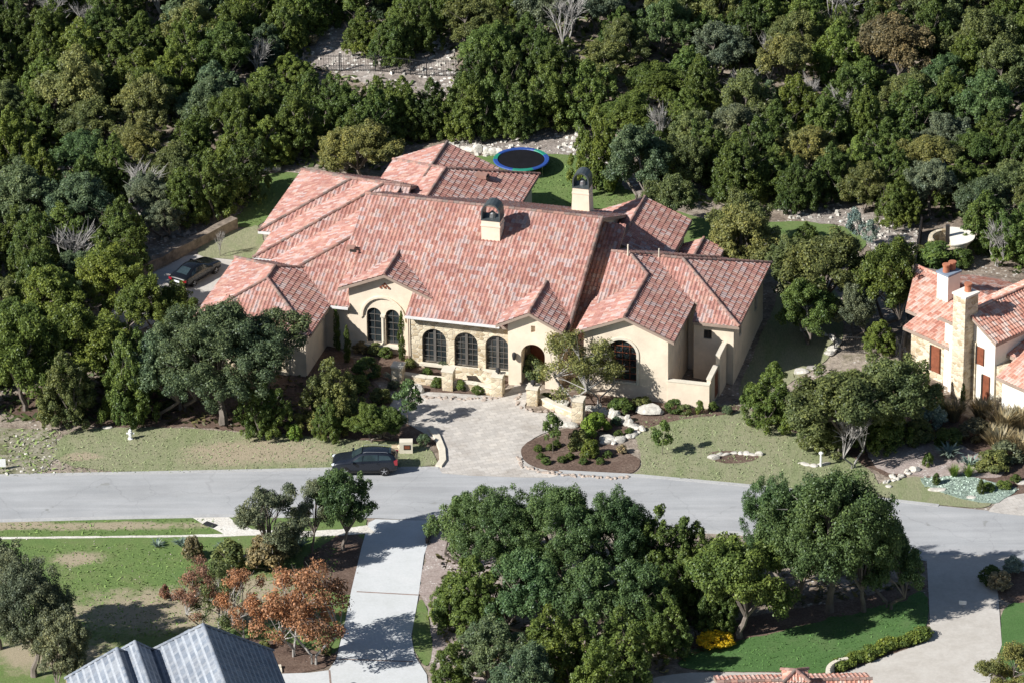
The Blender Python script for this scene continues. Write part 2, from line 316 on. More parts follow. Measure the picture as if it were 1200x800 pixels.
# ------------------------------------------------------------------ mesh builder
class MB:
    def __init__(s): s.v = []; s.f = []; s.m = []; s.uv = []; s.mats = []
    def mi(s, mat):
        if mat not in s.mats: s.mats.append(mat)
        return s.mats.index(mat)
    def add(s, vs, fs, mat, uvs=None):
        b = len(s.v); s.v += [tuple(p) for p in vs]; k = s.mi(mat)
        for i, f in enumerate(fs):
            s.f.append(tuple(b+j for j in f)); s.m.append(k); s.uv.append(uvs[i] if uvs else None)
    def box(s, c, d, mat, rz=0.0, taper=1.0):
        x, y, z = d[0]/2, d[1]/2, d[2]/2; C, S = math.cos(rz), math.sin(rz); P = []
        for sz, t in ((-1, 1), (1, taper)):
            for sx, sy in ((-1, -1), (1, -1), (1, 1), (-1, 1)):
                a, b = sx*x*t, sy*y*t; P.append((c[0]+a*C-b*S, c[1]+a*S+b*C, c[2]+sz*z))
        s.add(P, [(3, 2, 1, 0), (4, 5, 6, 7), (0, 1, 5, 4), (1, 2, 6, 5), (2, 3, 7, 6), (3, 0, 4, 7)], mat)
    def bar(s, a, b, w, h, mat):
        a, b = Vector(a), Vector(b); d = (b-a).normalized(); n = Vector((0, 0, 1))
        if abs(d.z) > .95: n = Vector((1, 0, 0))
        x = d.cross(n).normalized()*w/2; y = x.cross(d).normalized()*h/2
        P = [a-x-y, a+x-y, a+x+y, a-x+y, b-x-y, b+x-y, b+x+y, b-x+y]
        s.add(P, [(0, 1, 2, 3), (7, 6, 5, 4), (0, 4, 5, 1), (1, 5, 6, 2), (2, 6, 7, 3), (3, 7, 4, 0)], mat)
    def prism(s, poly, z0, z1, mat):
        """poly list of (x,y); z0,z1 numbers or functions"""
        a = 0
        for i in range(len(poly)):
            p, q = poly[i], poly[(i+1) % len(poly)]; a += p[0]*q[1]-q[0]*p[1]
        if a < 0: poly = poly[::-1]
        f0 = z0 if callable(z0) else (lambda x, y: z0); f1 = z1 if callable(z1) else (lambda x, y: z1)
        n = len(poly); P = [(x, y, f0(x, y)) for x, y in poly]+[(x, y, f1(x, y)) for x, y in poly]
        s.add(P, [tuple(range(n))[::-1], tuple(range(n, 2*n))]+[(i, (i+1) % n, n+(i+1) % n, n+i) for i in range(n)], mat)
    def tube(s, pts, rad, mat, n=6, cap=True):
        pts = [Vector(p) for p in pts]; P = []; F = []
        if not isinstance(rad, (list, tuple)): rad = [rad]*len(pts)
        for i, p in enumerate(pts):
            d = (pts[min(i+1, len(pts)-1)]-pts[max(i-1, 0)]).normalized()
            h = Vector((0, 0, 1)) if abs(d.z) < .9 else Vector((1, 0, 0))
            x = d.cross(h).normalized(); y = x.cross(d)
            for k in range(n):
                a = 2*PI*k/n; P.append(p+(x*math.cos(a)+y*math.sin(a))*rad[i])
        for i in range(len(pts)-1):
            for k in range(n): F.append((i*n+k, i*n+(k+1) % n, (i+1)*n+(k+1) % n, (i+1)*n+k))
        if cap: F.append(tuple(range(n))); F.append(tuple((len(pts)-1)*n+k for k in range(n))[::-1])
        s.add(P, F, mat)
    def lathe(s, prof, c, mat, n=16, axis='z'):
        P = []; F = []
        for r_, h in prof:
            for k in range(n):
                a = 2*PI*k/n; x, y = r_*math.cos(a), r_*math.sin(a)
                P.append((c[0]+x, c[1]+y, c[2]+h) if axis == 'z' else (c[0]+x, c[1]+h, c[2]+y) if axis == 'y' else (c[0]+h, c[1]+x, c[2]+y))
        for i in range(len(prof)-1):
            for k in range(n): F.append((i*n+k, i*n+(k+1) % n, (i+1)*n+(k+1) % n, (i+1)*n+k))
        F.append(tuple(range(n))[::-1]); F.append(tuple((len(prof)-1)*n+k for k in range(n)))
        s.add(P, F, mat)
    def build(s, name, parent=None, loc=None, rz=0.0, smooth=False):
        me = bpy.data.meshes.new(name); me.from_pydata(s.v, [], s.f)
        for m in s.mats: me.materials.append(m)
        me.polygons.foreach_set('material_index', s.m)
        if any(u is not None for u in s.uv):
            lay = me.uv_layers.new(name='UVMap'); k = 0; buf = []
            for f, u in zip(s.f, s.uv):
                for j in range(len(f)): buf += list(u[j] if u else (0, 0))
            lay.data.foreach_set('uv', buf)
        if smooth: me.polygons.foreach_set('use_smooth', [True]*len(s.f))
        me.update()
        bm = bmesh.new(); bm.from_mesh(me); bmesh.ops.recalc_face_normals(bm, faces=bm.faces) if not any(u is not None for u in s.uv) else None
        bm.to_mesh(me); bm.free()
        o = bpy.data.objects.new(name, me); COL.objects.link(o)
        if parent: o.parent = parent
        if loc: o.location = loc
        o.rotation_euler.z = rz
        return o

def tag(o, label=None, cat=None, group=None, kind=None):
    if label: o['label'] = label
    if cat: o['category'] = cat
    if group: o['group'] = group
    if kind: o['kind'] = kind
    return o
def empty(name, loc, rz=0.0, label=None, cat=None, group=None):
    o = bpy.data.objects.new(name, None); o.empty_display_size = .3; COL.objects.link(o)
    o.location = loc; o.rotation_euler.z = rz
    return tag(o, label, cat, group)

# ------------------------------------------------------------------ roofs
def tile_face(mb, poly, zf, d, mat, w=.29, course=.42, amp=.046, lip=.035):
    px, py = -d[1], d[0]
    g = abs(zf(0, 0)-zf(d[0], d[1])); ch = course/math.sqrt(1+g*g)
    S = [p[0]*px+p[1]*py for p in poly]; Q = [p[0]*d[0]+p[1]*d[1] for p in poly]
    i0, i1 = math.floor(min(S)/w), math.ceil(max(S)/w)
    k0, k1 = math.floor(min(Q)/ch), math.ceil(max(Q)/ch)
    prof = [(0, 0), (.14, .62), (.31, 1), (.48, .62), (.62, 0), (.82, -.12), (1, 0)]
    a = 0; n = len(poly)
    for i in range(n):
        p, q = poly[i], poly[(i+1) % n]; a += p[0]*q[1]-q[0]*p[1]
    if a < 0: poly = poly[::-1]
    edges = []
    for i in range(n):
        p, q = poly[i], poly[(i+1) % n]; L_ = math.hypot(q[0]-p[0], q[1]-p[1])
        if L_ > 1e-6: edges.append((p, ((q[1]-p[1])/L_, -(q[0]-p[0])/L_)))     # outward normal
    bm = bmesh.new(); uvl = bm.loops.layers.uv.new('UVMap')
    cell = math.hypot(w, ch)*.55
    for k in range(k0, k1):
        for i in range(i0, i1):
            sc, qc = (i+.5)*w, (k+.5)*ch; cx, cy = px*sc+d[0]*qc, py*sc+d[1]*qc
            if max((cx-e[0][0])*e[1][0]+(cy-e[0][1])*e[1][1] for e in edges) > cell: continue
            jit = (hash((i*7919+k*104729)) % 1000/1000-.5)*.012
            top, bot, low = [], [], []
            for s, h in prof:
                ss = (i+s)*w; h_ = h*amp+jit
                x, y = px*ss+d[0]*k*ch, py*ss+d[1]*k*ch; top.append(bm.verts.new((x, y, zf(x, y)+h_)))
                x, y = px*ss+d[0]*(k+1)*ch, py*ss+d[1]*(k+1)*ch; z = zf(x, y)
                bot.append(bm.verts.new((x, y, z+h_+lip))); low.append(bm.verts.new((x, y, z+h_-.012)))
            for j in range(len(prof)-1):
                u0, u1 = i+.05+.9*prof[j][0], i+.05+.9*prof[j+1][0]
                for fv, vv in (((top[j], bot[j], bot[j+1], top[j+1]), (.1, .8, .8, .1)), ((bot[j], low[j], low[j+1], bot[j+1]), (.8, .9, .9, .8))):
                    f = bm.faces.new(fv)
                    for lp, uu, v_ in zip(f.loops, (u0, u0, u1, u1), vv): lp[uvl].uv = (uu+500, k+v_+500)
    for p, nrm in edges:
        bmesh.ops.bisect_plane(bm, geom=bm.verts[:]+bm.edges[:]+bm.faces[:], plane_co=(p[0], p[1], 0), plane_no=(nrm[0], nrm[1], 0), clear_outer=True)
    bm.verts.index_update()
    for f in bm.faces:
        if f.normal.z < -1e-6: f.normal_flip()
    b = len(mb.v); mb.v += [tuple(v.co) for v in bm.verts]; mi = mb.mi(mat)
    for f in bm.faces:
        mb.f.append(tuple(b+v.index for v in f.verts)); mb.m.append(mi); mb.uv.append([tuple(l[uvl].uv) for l in f.loops])
    bm.free()

def ridge_tube(mb, a, b, mat, r=.13, step=.42):
    a, b = Vector(a), Vector(b); L_ = (b-a).length; n = max(1, int(L_/step)); d = (b-a)/L_
    if d.z > .05: a, b = b, a; d = -d          # lay from the low end upwards: overlap faces down
    x = Vector((-d.y, d.x, 0)).normalized()
    up = x.cross(d); up = up if up.z > 0 else -up
    for i in range(n):
        p, q = a+d*L_*i/n, a+d*L_*(i+1)/n+d*.03; P = []
        for c_, rr in ((p, r*.92), (q, r*1.08)):
            for k in range(7):
                an = PI*k/6; P.append(c_+x*math.cos(an)*rr+up*(math.sin(an)*rr-.02))
        F = [(k, k+1, 8+k, 7+k) for k in range(6)]+[tuple(range(7)), tuple(range(7, 14))[::-1]]
        uv = (random.randint(0, 900)+.5, random.randint(0, 900)+.5)
        mb.add(P, F, mat, [[uv]*len(f) for f in F])

def plane(p0, z0, d, t):
    return lambda x, y: z0+t*((x-p0[0])*-d[0]+(y-p0[1])*-d[1])

def block(u0, u1, v0, v1, e, t, axis='u', ends='hh'):
    """hip or gable roof on a rectangle -> faces, ridge lines"""
    sw = axis == 'v'
    if sw: u0, u1, v0, v1 = v0, v1, u0, u1
    h = (v1-v0)/2; vr = (v0+v1)/2; a = u0+h if ends[0] == 'h' else u0; b = u1-h if ends[1] == 'h' else u1; zr = e+t*h
    X = (lambda x, y: (y, x)) if sw else (lambda x, y: (x, y))
    F = []
    for poly, d, p0 in (([(u0, v0), (u1, v0), (b, vr), (a, vr)], (0, -1), (u0, v0)), ([(u0, v1), (a, vr), (b, vr), (u1, v1)], (0, 1), (u0, v1))):
        F.append(([X(*p) for p in poly], plane(X(*p0), e, X(*d), t), X(*d)))
    if ends[0] == 'h': F.append(([X(u0, v0), X(a, vr), X(u0, v1)], plane(X(u0, v0), e, X(-1, 0), t), X(-1, 0)))
    if ends[1] == 'h': F.append(([X(u1, v0), X(u1, v1), X(b, vr)], plane(X(u1, v0), e, X(1, 0), t), X(1, 0)))
    P3 = lambda x, y, z: (*X(x, y), z)
    Rg = [(P3(a, vr, zr), P3(b, vr, zr))]
    if ends[0] == 'h': Rg += [(P3(u0, v0, e), P3(a, vr, zr)), (P3(u0, v1, e), P3(a, vr, zr))]
    if ends[1] == 'h': Rg += [(P3(u1, v0, e), P3(b, vr, zr)), (P3(u1, v1, e), P3(b, vr, zr))]
    return F, Rg

def clip_poly(poly, rect):
    u0, u1, v0, v1 = rect
    def cl(P, f, lim, ax, keep):
        out = []
        for i in range(len(P)):
            a, b = P[i], P[(i+1) % len(P)]; ia, ib = keep(a[ax], lim), keep(b[ax], lim)
            if ia: out.append(a)
            if ia != ib:
                t = (lim-a[ax])/(b[ax]-a[ax]); out.append((a[0]+t*(b[0]-a[0]), a[1]+t*(b[1]-a[1])))
        return out
    for lim, ax, kp in ((u0, 0, lambda x, l: x >= l), (u1, 0, lambda x, l: x <= l), (v0, 1, lambda x, l: x >= l), (v1, 1, lambda x, l: x <= l)):
        if len(poly) < 3: return []
        poly = cl(poly, None, lim, ax, kp)
    return poly

def roof(parent, F, Rg, mat='tile', cap='tile_dark', trimmat='fascia', name='roof', **kw):
    mb = MB()
    for poly, zf, d in F: tile_face(mb, poly, (lambda x, y, zf=zf: zf(x, y)), d, M[mat], **kw)
    o = mb.build(name, parent)
    t = MB()
    for poly, zf, d in F: t.prism(poly, lambda x, y, zf=zf: zf(x, y)-.24, lambda x, y, zf=zf: zf(x, y)-.025, M[trimmat])
    t.build('fascia', o)
    if Rg:
        c = MB()
        for a, b in Rg:
            if (Vector(a)-Vector(b)).length > .3: ridge_tube(c, (a[0], a[1], a[2]+.04), (b[0], b[1], b[2]+.04), M[cap])
        c.build('ridge_cap', o)
    return o

def boolean_cut(mb_solid, cutters):
    so = mb_solid.build('tmp_solid'); dels = [so]
    for c in cutters:
        co = c.build('tmp_cut'); dels.append(co)
        m = so.modifiers.new('b', 'BOOLEAN'); m.operation = 'DIFFERENCE'; m.object = co; m.solver = 'EXACT'
    bpy.context.view_layer.update()
    dg = bpy.context.evaluated_depsgraph_get(); ev = so.evaluated_get(dg); me = ev.to_mesh()
    V_ = [tuple(v.co) for v in me.vertices]; F_ = [tuple(p.vertices) for p in me.polygons]; ev.to_mesh_clear()
    for o in dels:
        me_ = o.data; bpy.data.objects.remove(o); bpy.data.meshes.remove(me_)
    return V_, F_

def walls(parent, F, rect, mat, cutters=(), zb=-1.2, name='wall', drop=.20):
    out = MB()
    for poly, zf, d in F:
        q = clip_poly(poly, rect)
        if len(q) < 3: continue
        m = MB(); m.prism(q, zb, lambda x, y, zf=zf: zf(x, y)-drop, M[mat])
        if cutters: V_, F_ = boolean_cut(m, cutters); out.add(V_, F_, M[mat])
        else: out.add(m.v, m.f, M[mat])
    return out.build(name, parent)

def arch_pts(c, w, z0, zt, n=14, grow=0.0):
    r_ = w/2+grow; P = [(c-r_, z0-grow), (c+r_, z0-grow)]; zs = zt-w/2
    for i in range(n+1):
        a = PI*i/n; P.append((c+r_*math.cos(a), zs+r_*math.sin(a)))
    return P

def wall_prism(mb, pts, a, b, mat, side='v'):
    """polygon in the wall plane (along, z) extruded across from a to b"""
    n = len(pts)
    if side == 'v': P = [(x, a, z) for x, z in pts]+[(x, b, z) for x, z in pts]
    else: P = [(a, x, z) for x, z in pts]+[(b, x, z) for x, z in pts]
    mb.add(P, [tuple(range(n)), tuple(range(n, 2*n))[::-1]]+[(i, n+i, n+(i+1) % n, (i+1) % n) for i in range(n)], mat)

def cutter(pts, a, b, side='v'):
    m = MB(); wall_prism(m, pts, a, b, M['trim'], side); return m

def ring(mb, outer, inner, a, b, mat, side='v', skip=()):
    n = len(outer); Q = lambda x, y, z: (x, y, z) if side == 'v' else (y, x, z)
    P = [Q(x, a, z) for x, z in outer]+[Q(x, a, z) for x, z in inner]+[Q(x, b, z) for x, z in outer]+[Q(x, b, z) for x, z in inner]
    F = []
    for i in range(n):
        if i in skip: continue
        j = (i+1) % n; F += [(i, j, n+j, n+i), (2*n+i, 3*n+i, 3*n+j, 2*n+j), (i, 2*n+i, 2*n+j, j), (n+i, n+j, 3*n+j, 3*n+i)]
    mb.add(P, F, mat)

def arched_window(parent, c, w, z0, zt, v, cols, rows, name='window', frame='frame', door=False, side='v', glass='glass'):
    """glass pane with its arched frame and glazing bars; wall face at v, pane .22 behind"""
    pts = arch_pts(c, w, z0, zt); g = MB(); wall_prism(g, pts, v+.24, v+.29, M[glass], side); o = g.build(name, parent)
    f = MB(); ring(f, arch_pts(c, w, z0, zt), arch_pts(c, w, z0, zt, grow=-.07), v+.17, v+.245, M[frame], side)
    zs = zt-w/2; bw = .035
    def hz(x): return zs+math.sqrt(max(0, (w/2-.03)**2-(x-c)**2))
    def bx(x0, x1, za, zb, dd=.19):
        p = ((x0+x1)/2, v+dd+.025, (za+zb)/2); s = (abs(x1-x0), .05, abs(zb-za))
        if side != 'v': p = (p[1], p[0], p[2]); s = (s[1], s[0], s[2])
        f.box(p, s, M[frame])
    if door: bx(c-.10, c+.10, z0, zt-.05, .16)
    for i in range(1, cols):
        x = c-w/2+w*i/cols; bx(x-bw/2, x+bw/2, z0, hz(x))
    for i in range(1, rows):
        z = z0+(zt-z0)*i/rows; hwid = w/2-.04 if z < zs else math.sqrt(max(0, (w/2-.04)**2-(z-zs)**2)); bx(c-hwid, c+hwid, z-bw/2, z+bw/2, .185)
    f.build('frame', o)
    return o

# ------------------------------------------------------------------ the mansion
man = empty('mansion', (HO[0], HO[1], 0), -TH, 'large cream stucco mansion with many red clay tile roofs behind the stone paver court', 'house')
T = .42
# main block
Fm = [([(-3.6, 0), (8.8, 0), (8.8, 10.6), (-3.6, 10.6)], plane((0, 0), 4.4, (0, -1), T), (0, -1)),
      ([(-8.6, 2.3), (-3.6, 2.3), (-3.6, 10.6), (-8.6, 10.6)], plane((0, 0), 4.4, (0, -1), T), (0, -1)),
      ([(-9.6, 5.6), (-8.6, 5.6), (-8.6, 10.6), (-9.6, 10.6)], plane((0, 0), 4.4, (0, -1), T), (0, -1)),
      ([(-9.6, 10.6), (8.8, 10.6), (8.8, 20.2), (-9.6, 20.2)], plane((0, 20.2), 4.82, (0, 1), T), (0, 1))]
r0 = roof(man, Fm, [((-9.6, 10.6, 8.86), (8.8, 10.6, 8.86)), ((8.72, 0, 4.42), (8.72, 10.6, 8.87))], name='roof')
mv = MB(); mv.box((-9.2, 5.2, 6.86), (.62, .5, .3), M['tile_dark']); mv.box((-8.95, 4.93, 6.8), (.5, .1, .2), M['frame']); mv.build('roof_vent', man)
AR = [(-1.58, 1.86), (.85, 1.80), (3.22, 1.78)]
cuts = [cutter(arch_pts(c, w, .48, 3.25), .3, .92) for c, w in AR]+[cutter(arch_pts(6.23, 1.8, -.05, 3.45), -.8, 2.2)]
walls(man, Fm[:1], (-3.42, 8.3, .6, 10.6), 'stone', cuts)
walls(man, Fm[1:], (-8.5, 8.3, 2.9, 19.6), 'stucco')
for c, w in AR:
    arched_window(man, c, w, .5, 3.23, .6, 4, 6, name='arched_door', door=True, frame='doorframe')
    s = MB(); s.box((c, .5, .40), (w+.3, .5, .16), M['trim']); s.build('threshold', man)
# tower gable with the twin arched window
Ft, Rt = block(-9.25, -2.0, 1.65, 8.0, 5.2, T, 'v', 'gg')
roof(man, Ft, Rt)
tc = [cutter(arch_pts(-6.65, 1.14, .75, 3.62), 2.0, 2.5), cutter(arch_pts(-5.24, 1.06, .75, 3.62), 2.0, 2.5), cutter(arch_pts(-5.93, 3.1, 2.9, 4.52), 2.0, 2.26)]
walls(man, Ft, (-8.55, -2.75, 2.2, 7.5), 'stucco', tc, drop=.22)
for c, w in ((-6.65, 1.14), (-5.24, 1.06)): arched_window(man, c, w, .77, 3.6, 2.2, 2, 5, name='arched_window', frame='doorframe')
s = MB(); s.box((-5.95, 2.12, .64), (2.9, .36, .18), M['trim']); s.build('window_sill', man)
s = MB(); s.tube([(-5.95, 2.2, .74), (-5.95, 2.2, 3.0)], [.11, .10], M['trim'], 10); s.box((-5.95, 2.2, 3.06), (.34, .3, .16), M['trim']); s.build('column', man)
s = MB(); ring(s, arch_pts(-5.93, 3.1, 2.9, 4.52, grow=.16), arch_pts(-5.93, 3.1, 2.9, 4.52), 2.10, 2.24, M['stucco'], skip=(0,)); s.build('arch_moulding', man)
s = MB()
for dx, dz in ((0, .17), (-.16, 0), (.16, 0), (-.32, -.15), (.32, -.15), (0, -.12)): s.lathe([(.085, -.05), (.085, .05)], (-5.75+dx, 2.18, 5.55+dz), M['wood'], 8, 'y')
s.build('gable_vent', man)
# entry gable
Fe, Re = block(3.55, 8.6, -1.0, 4.3, 4.95, .5, 'v', 'gg')
roof(man, Fe, Re)
ec = [cutter(arch_pts(6.23, 1.8, -.05, 3.45), -.8, 2.2), cutter([(6.1, 4.4), (6.42, 4.4), (6.42, 4.95), (6.1, 4.95)], -.8, -.2)]
walls(man, Fe, (4.35, 8.15, -.5, 3.5), 'stucco', ec)
s = MB(); wall_prism(s, [(5.4, .02), (7.1, .02), (7.1, 2.9), (5.4, 2.9)], 2.0, 2.1, M['wood']); dd = s.build('front_door', man)
s = MB(); s.lathe([(.05, -.04), (.05, .04)], (6.9, 1.95, 1.2), M['steel'], 8, 'y'); s.build('handle', dd)
# two wall lanterns beside the arches
for uu in (4.86,):
    s = MB(); s.box((uu, -.58, 2.35), (.1, .16, .3), M['iron']); s.lathe([(.03, .38), (.14, .3), (.17, .1), (.12, -.2), (.03, -.28)], (uu, -.72, 2.4), M['iron'], 8); s.build('wall_lantern', man)
# right wing : hipped block D with gable B coplanar on its right side, hipped block C
Fd, Rd = block(6, 16.95, 2.5, 13.5, 5.17, T, 'u', 'gh')
Rd = [((10.05, 8, 7.48), (11.45, 8, 7.48)), ((13.25, 6.2, 6.73), (11.45, 8, 7.48)), ((16.95, 13.5, 5.17), (11.45, 8, 7.48))]
Fd[0] = (([(10.05, 2.5), (16.95, 2.5), (11.45, 8), (10.05, 8)]), Fd[0][1], Fd[0][2]); Fd[1] = (([(10.05, 13.5), (10.05, 8), (11.45, 8), (16.95, 13.5)]), Fd[1][1], Fd[1][2])
roof(man, [([(8.25, 1.3), (10.1, 1.3), (10.1, 12.5), (8.25, 12.5)], plane((0, 0), 2.35, (0, -1), T), (0, -1))], [])  # low strip added in the gap so a dark shadow band shows there
mw = MB(); mw.box((9.2, 7.2, .6), (1.8, 10.8, 3.6), M['stucco']); mw.build('wall', man)
roof(man, Fd, Rd)
walls(man, Fd, (10.25, 16.45, 3.0, 13.0), 'stucco')
Fb, Rb = block(9.55, 16.95, -1.1, 6.2, 5.18, T, 'v', 'gg')
roof(man, Fb, [((13.25, -1.1, 6.73), (13.25, 6.2, 6.73))])
bc = [cutter(arch_pts(12.95, 2.2, 1.35, 4.66), -.9, -.1)]
walls(man, Fb, (10.1, 16.4, -.6, 6.0), 'stucco', bc)
arched_window(man, 12.95, 2.2, 1.37, 4.64, -.6, 4, 6, name='arched_window', frame='wood')
s = MB(); ring(s, arch_pts(12.95, 2.2, 1.35, 4.66, grow=.2), arch_pts(12.95, 2.2, 1.35, 4.66), -.67, -.55, M['trim']); s.build('arch_moulding', man)
zC = plane((0, 3.8), 4.5, (0, -1), T)
Fc = [([(17.2, 3.8), (20.7, 3.8), (19.0, 5.5), (17.2, 5.5)], zC, (0, -1)), ([(12, 5.5), (19.0, 5.5), (15.15, 9.35), (12, 9.35)], zC, (0, -1)),
      ([(12, 14.9), (12, 9.35), (15.15, 9.35), (20.7, 14.9)], plane((0, 14.9), 4.5, (0, 1), T), (0, 1)),
      ([(20.7, 3.8), (20.7, 14.9), (15.15, 9.35)], plane((20.7, 0), 4.5, (1, 0), T), (1, 0))]
roof(man, Fc, [((11.5, 9.35, 6.83), (15.15, 9.35, 6.83)), ((20.7, 3.8, 4.5), (15.15, 9.35, 6.83)), ((20.7, 14.9, 4.5), (15.15, 9.35, 6.83))])
wc = [cutter([(17.95, 3.0), (18.55, 3.0), (18.55, 3.75), (17.95, 3.75)], 4.0, 4.45), cutter([(6.2, 2.4), (6.9, 2.4), (6.9, 3.9), (6.2, 3.9)], 20.0, 20.4, 'u'), cutter([(11.5, 1.9), (12.4, 1.9), (12.4, 3.9), (11.5, 3.9)], 20.0, 20.4, 'u')]
walls(man, Fc, (16.5, 20.2, 4.25, 14.4), 'stucco', wc)
for pts, a, b, sd in (([(17.95, 3.0), (18.55, 3.0), (18.55, 3.75), (17.95, 3.75)], 4.38, 4.43, 'v'), ([(6.2, 2.4), (6.9, 2.4), (6.9, 3.9), (6.2, 3.9)], 20.02, 20.06, 'u'), ([(11.5, 1.9), (12.4, 1.9), (12.4, 3.9), (11.5, 3.9)], 20.02, 20.06, 'u')):
    s = MB(); wall_prism(s, pts, a, b, M['glass'], sd); w_ = s.build('window', man)
    s = MB(); xs = [p[0] for p in pts]; zs_ = [p[1] for p in pts]; m_ = (max(xs)+min(xs))/2
    wall_prism(s, [(m_-.025, min(zs_)), (m_+.025, min(zs_)), (m_+.025, max(zs_)), (m_-.025, max(zs_))], (a+b)/2-.06, (a+b)/2+.05, M['frame'], sd); s.build('frame', w_)
# back right gables
Ff, Rf = block(5.8, 13.2, 12.5, 21.0, 4.4, T, 'v', 'gg'); roof(man, Ff, Rf); walls(man, Ff, (6.3, 12.7, 12.5, 20.5), 'stucco')
Fh, Rh = block(13.0, 16.3, 13.5, 18.75, 3.4, T, 'v', 'gg'); roof(man, Fh, Rh); walls(man, Fh, (13.3, 15.9, 13.5, 18.4), 'stucco')
# back left gables
Fk, Rk = block(-12, -.2, 13.5, 26.4, 4.4, T, 'v', 'gh'); roof(man, Fk, Rk); walls(man, Fk, (-11.5, -.7, 14, 25.9), 'stucco')
Fj, Rj = block(-11.9, -3.5, 20.0, 26.7, 4.42, T, 'v', 'gg'); roof(man, Fj, Rj[:1])
walls(man, Fj, (-11.4, -4.0, 20, 26.3), 'stucco')
mv = MB(); mv.box((-3.6, 21.8, 5.98), (.9, .7, .3), M['tile_dark']); mv.box((-3.1, 21.8, 5.9), (.12, .6, .22), M['frame']); mv.build('roof_vent', man)
# left wing : three nested hips stepping back, and the garage
def nested(u0, v0, u1, v1, gend='g'):
    F, Rg = block(u0, u1, v0, v1, 3.65, T, 'u', 'h'+gend); roof(man, F, Rg); return F
F3, R3 = block(-16.4, -4.6, 1.8, 24.4, 3.65, T, 'u', 'hg')
F3 = [(clip_poly([p for p in [(-16.4, 1.8), (-4.6, 1.8), (-4.6, 13.1), (-5.1, 13.1)]], (-17, -8.45, 0, 30)), F3[0][1], F3[0][2]), (clip_poly([(-16.4, 1.8), (-5.1, 13.1), (-16.4, 24.4)], (-17, -8.45, 0, 30)), F3[2][1], F3[2][2]), (clip_poly([(-16.4, 24.4), (-5.1, 13.1), (-4.6, 13.1), (-4.6, 24.4)], (-17, -8.45, 0, 30)), F3[1][1], F3[1][2])]
roof(man, F3, [((-16.4, 1.8, 3.65), (-8.5, 9.7, 6.97))])
walls(man, F3, (-15.95, -8.0, 2.3, 23.9), 'stucco')
F2 = nested(-17.9, 8.3, -7.7, 24.42); walls(man, F2, (-17.4, -8.2, 8.8, 23.8), 'stucco')
F1 = nested(-18.9, 12.9, -9, 24.44); walls(man, F1, (-18.4, -9.5, 13.4, 23.7), 'stucco')
Fg, Rg_ = block(-19.2, -9.9, -3.4, 8.0, 3.66, T, 'v', 'hh'); roof(man, Fg, Rg_)
walls(man, Fg, (-18.7, -10.4, -2.9, 7.5), 'stucco')
s = MB(); s.box((-14.5, -2.98, 1.2), (5.6, .1, 2.4), M['stone']); s.build('stone_veneer', man)
for a, b, v, z in ((-3.6, 3.6, -.06, 4.36), (-9.85, -8.5, 1.74, 3.61), (-17.9, -16.4, 8.24, 3.61), (-18.9, -17.9, 12.84, 3.61)): gt = MB(); gt.box(((a+b)/2, v, z-.04), (b-a, .16, .16), M['gutter']); gt.build('gutter', man)
gt = MB(); gt.tube([(-3.5, .52, 4.3), (-3.5, .5, .2)], .05, M['fascia']); gt.build('downpipe', man)
# chimneys with barrel-vaulted metal caps
def chimney(u, v, zb, zt, w, d, base_w=1.0):
    m = MB(); m.box((u, v, (zb+zt)/2), (w*base_w, d*base_w, zt-zb), M['stucco'], taper=1/base_w); m.box((u, v, zt-.42), (w+.1, d+.1, .12), M['stucco']); m.box((u, v, zt+.04), (w+.06, d+.06, .1), M['capmetal'])
    c = m.build('chimney', man)
    k = MB(); n = 9; wi, zc = w/2-.02, zt+.55
    def arc(r_): return [(u-r_, zt+.08)]+[(u-r_*math.cos(PI*i/n), zc+r_*1.15*math.sin(PI*i/n)) for i in range(n+1)]+[(u+r_, zt+.08)]
    o_, i_ = arc(wi+.04), arc(wi-.06); nn = len(o_); P = []
    for pts, yy in ((o_, v-d/2), (i_, v-d/2), (o_, v+d/2), (i_, v+d/2)): P += [(x, yy, z) for x, z in pts]
    F = []
    for j in range(nn-1): F += [(j, j+1, nn+j+1, nn+j), (2*nn+j, 3*nn+j, 3*nn+j+1, 2*nn+j+1), (j, 2*nn+j, 2*nn+j+1, j+1), (nn+j, nn+j+1, 3*nn+j+1, 3*nn+j)]
    k.add(P, F, M['capmetal']); k.lathe([(.28, 0), (.26, .3), (.05, .5)], (u, v, zt+.1), M['steel'], 10)
    k.build('chimney_cap', c)
chimney(.95, 8.1, 7.0, 9.15, 1.42, 1.2)
chimney(5.55, 17.2, 5.2, 8.2, 1.25, 1.15, 1.18)
pp = MB(); pp.tube([(11.4, 7.7, 7.4), (11.4, 7.7, 8.3)], .06, M['trim']); pp.tube([(13.4, 9.2, 6.8), (13.4, 9.2, 7.5)], .05, M['trim']); pp.build('vent_pipe', man)
# courtyard wall on the right
cw = MB()
cw.box((17.95, -.5, .2), (3.1, .3, 3.1), M['stucco']); cw.box((17.95, -.5, 1.79), (3.16, .38, .1), M['trim'])
cwo = cw.build('courtyard_wall', man)
cw = MB(); cw.box((19.4, .75, .4), (.3, 2.3, 3.4), M['stucco']); cw.box((19.4, .75, 2.14), (.38, 2.34, .1), M['trim'])
cw.box((19.55, 3.0, .8), (.3, 2.2, 4.2), M['stucco']); cw.box((19.55, 3.0, 2.94), (.38, 2.24, .1), M['trim']); cw.build('courtyard_wall', man)
s = MB(); s.box((19.52, 1.4, .9), (.12, .9, 1.9), M['wood']); s.build('gate', man)

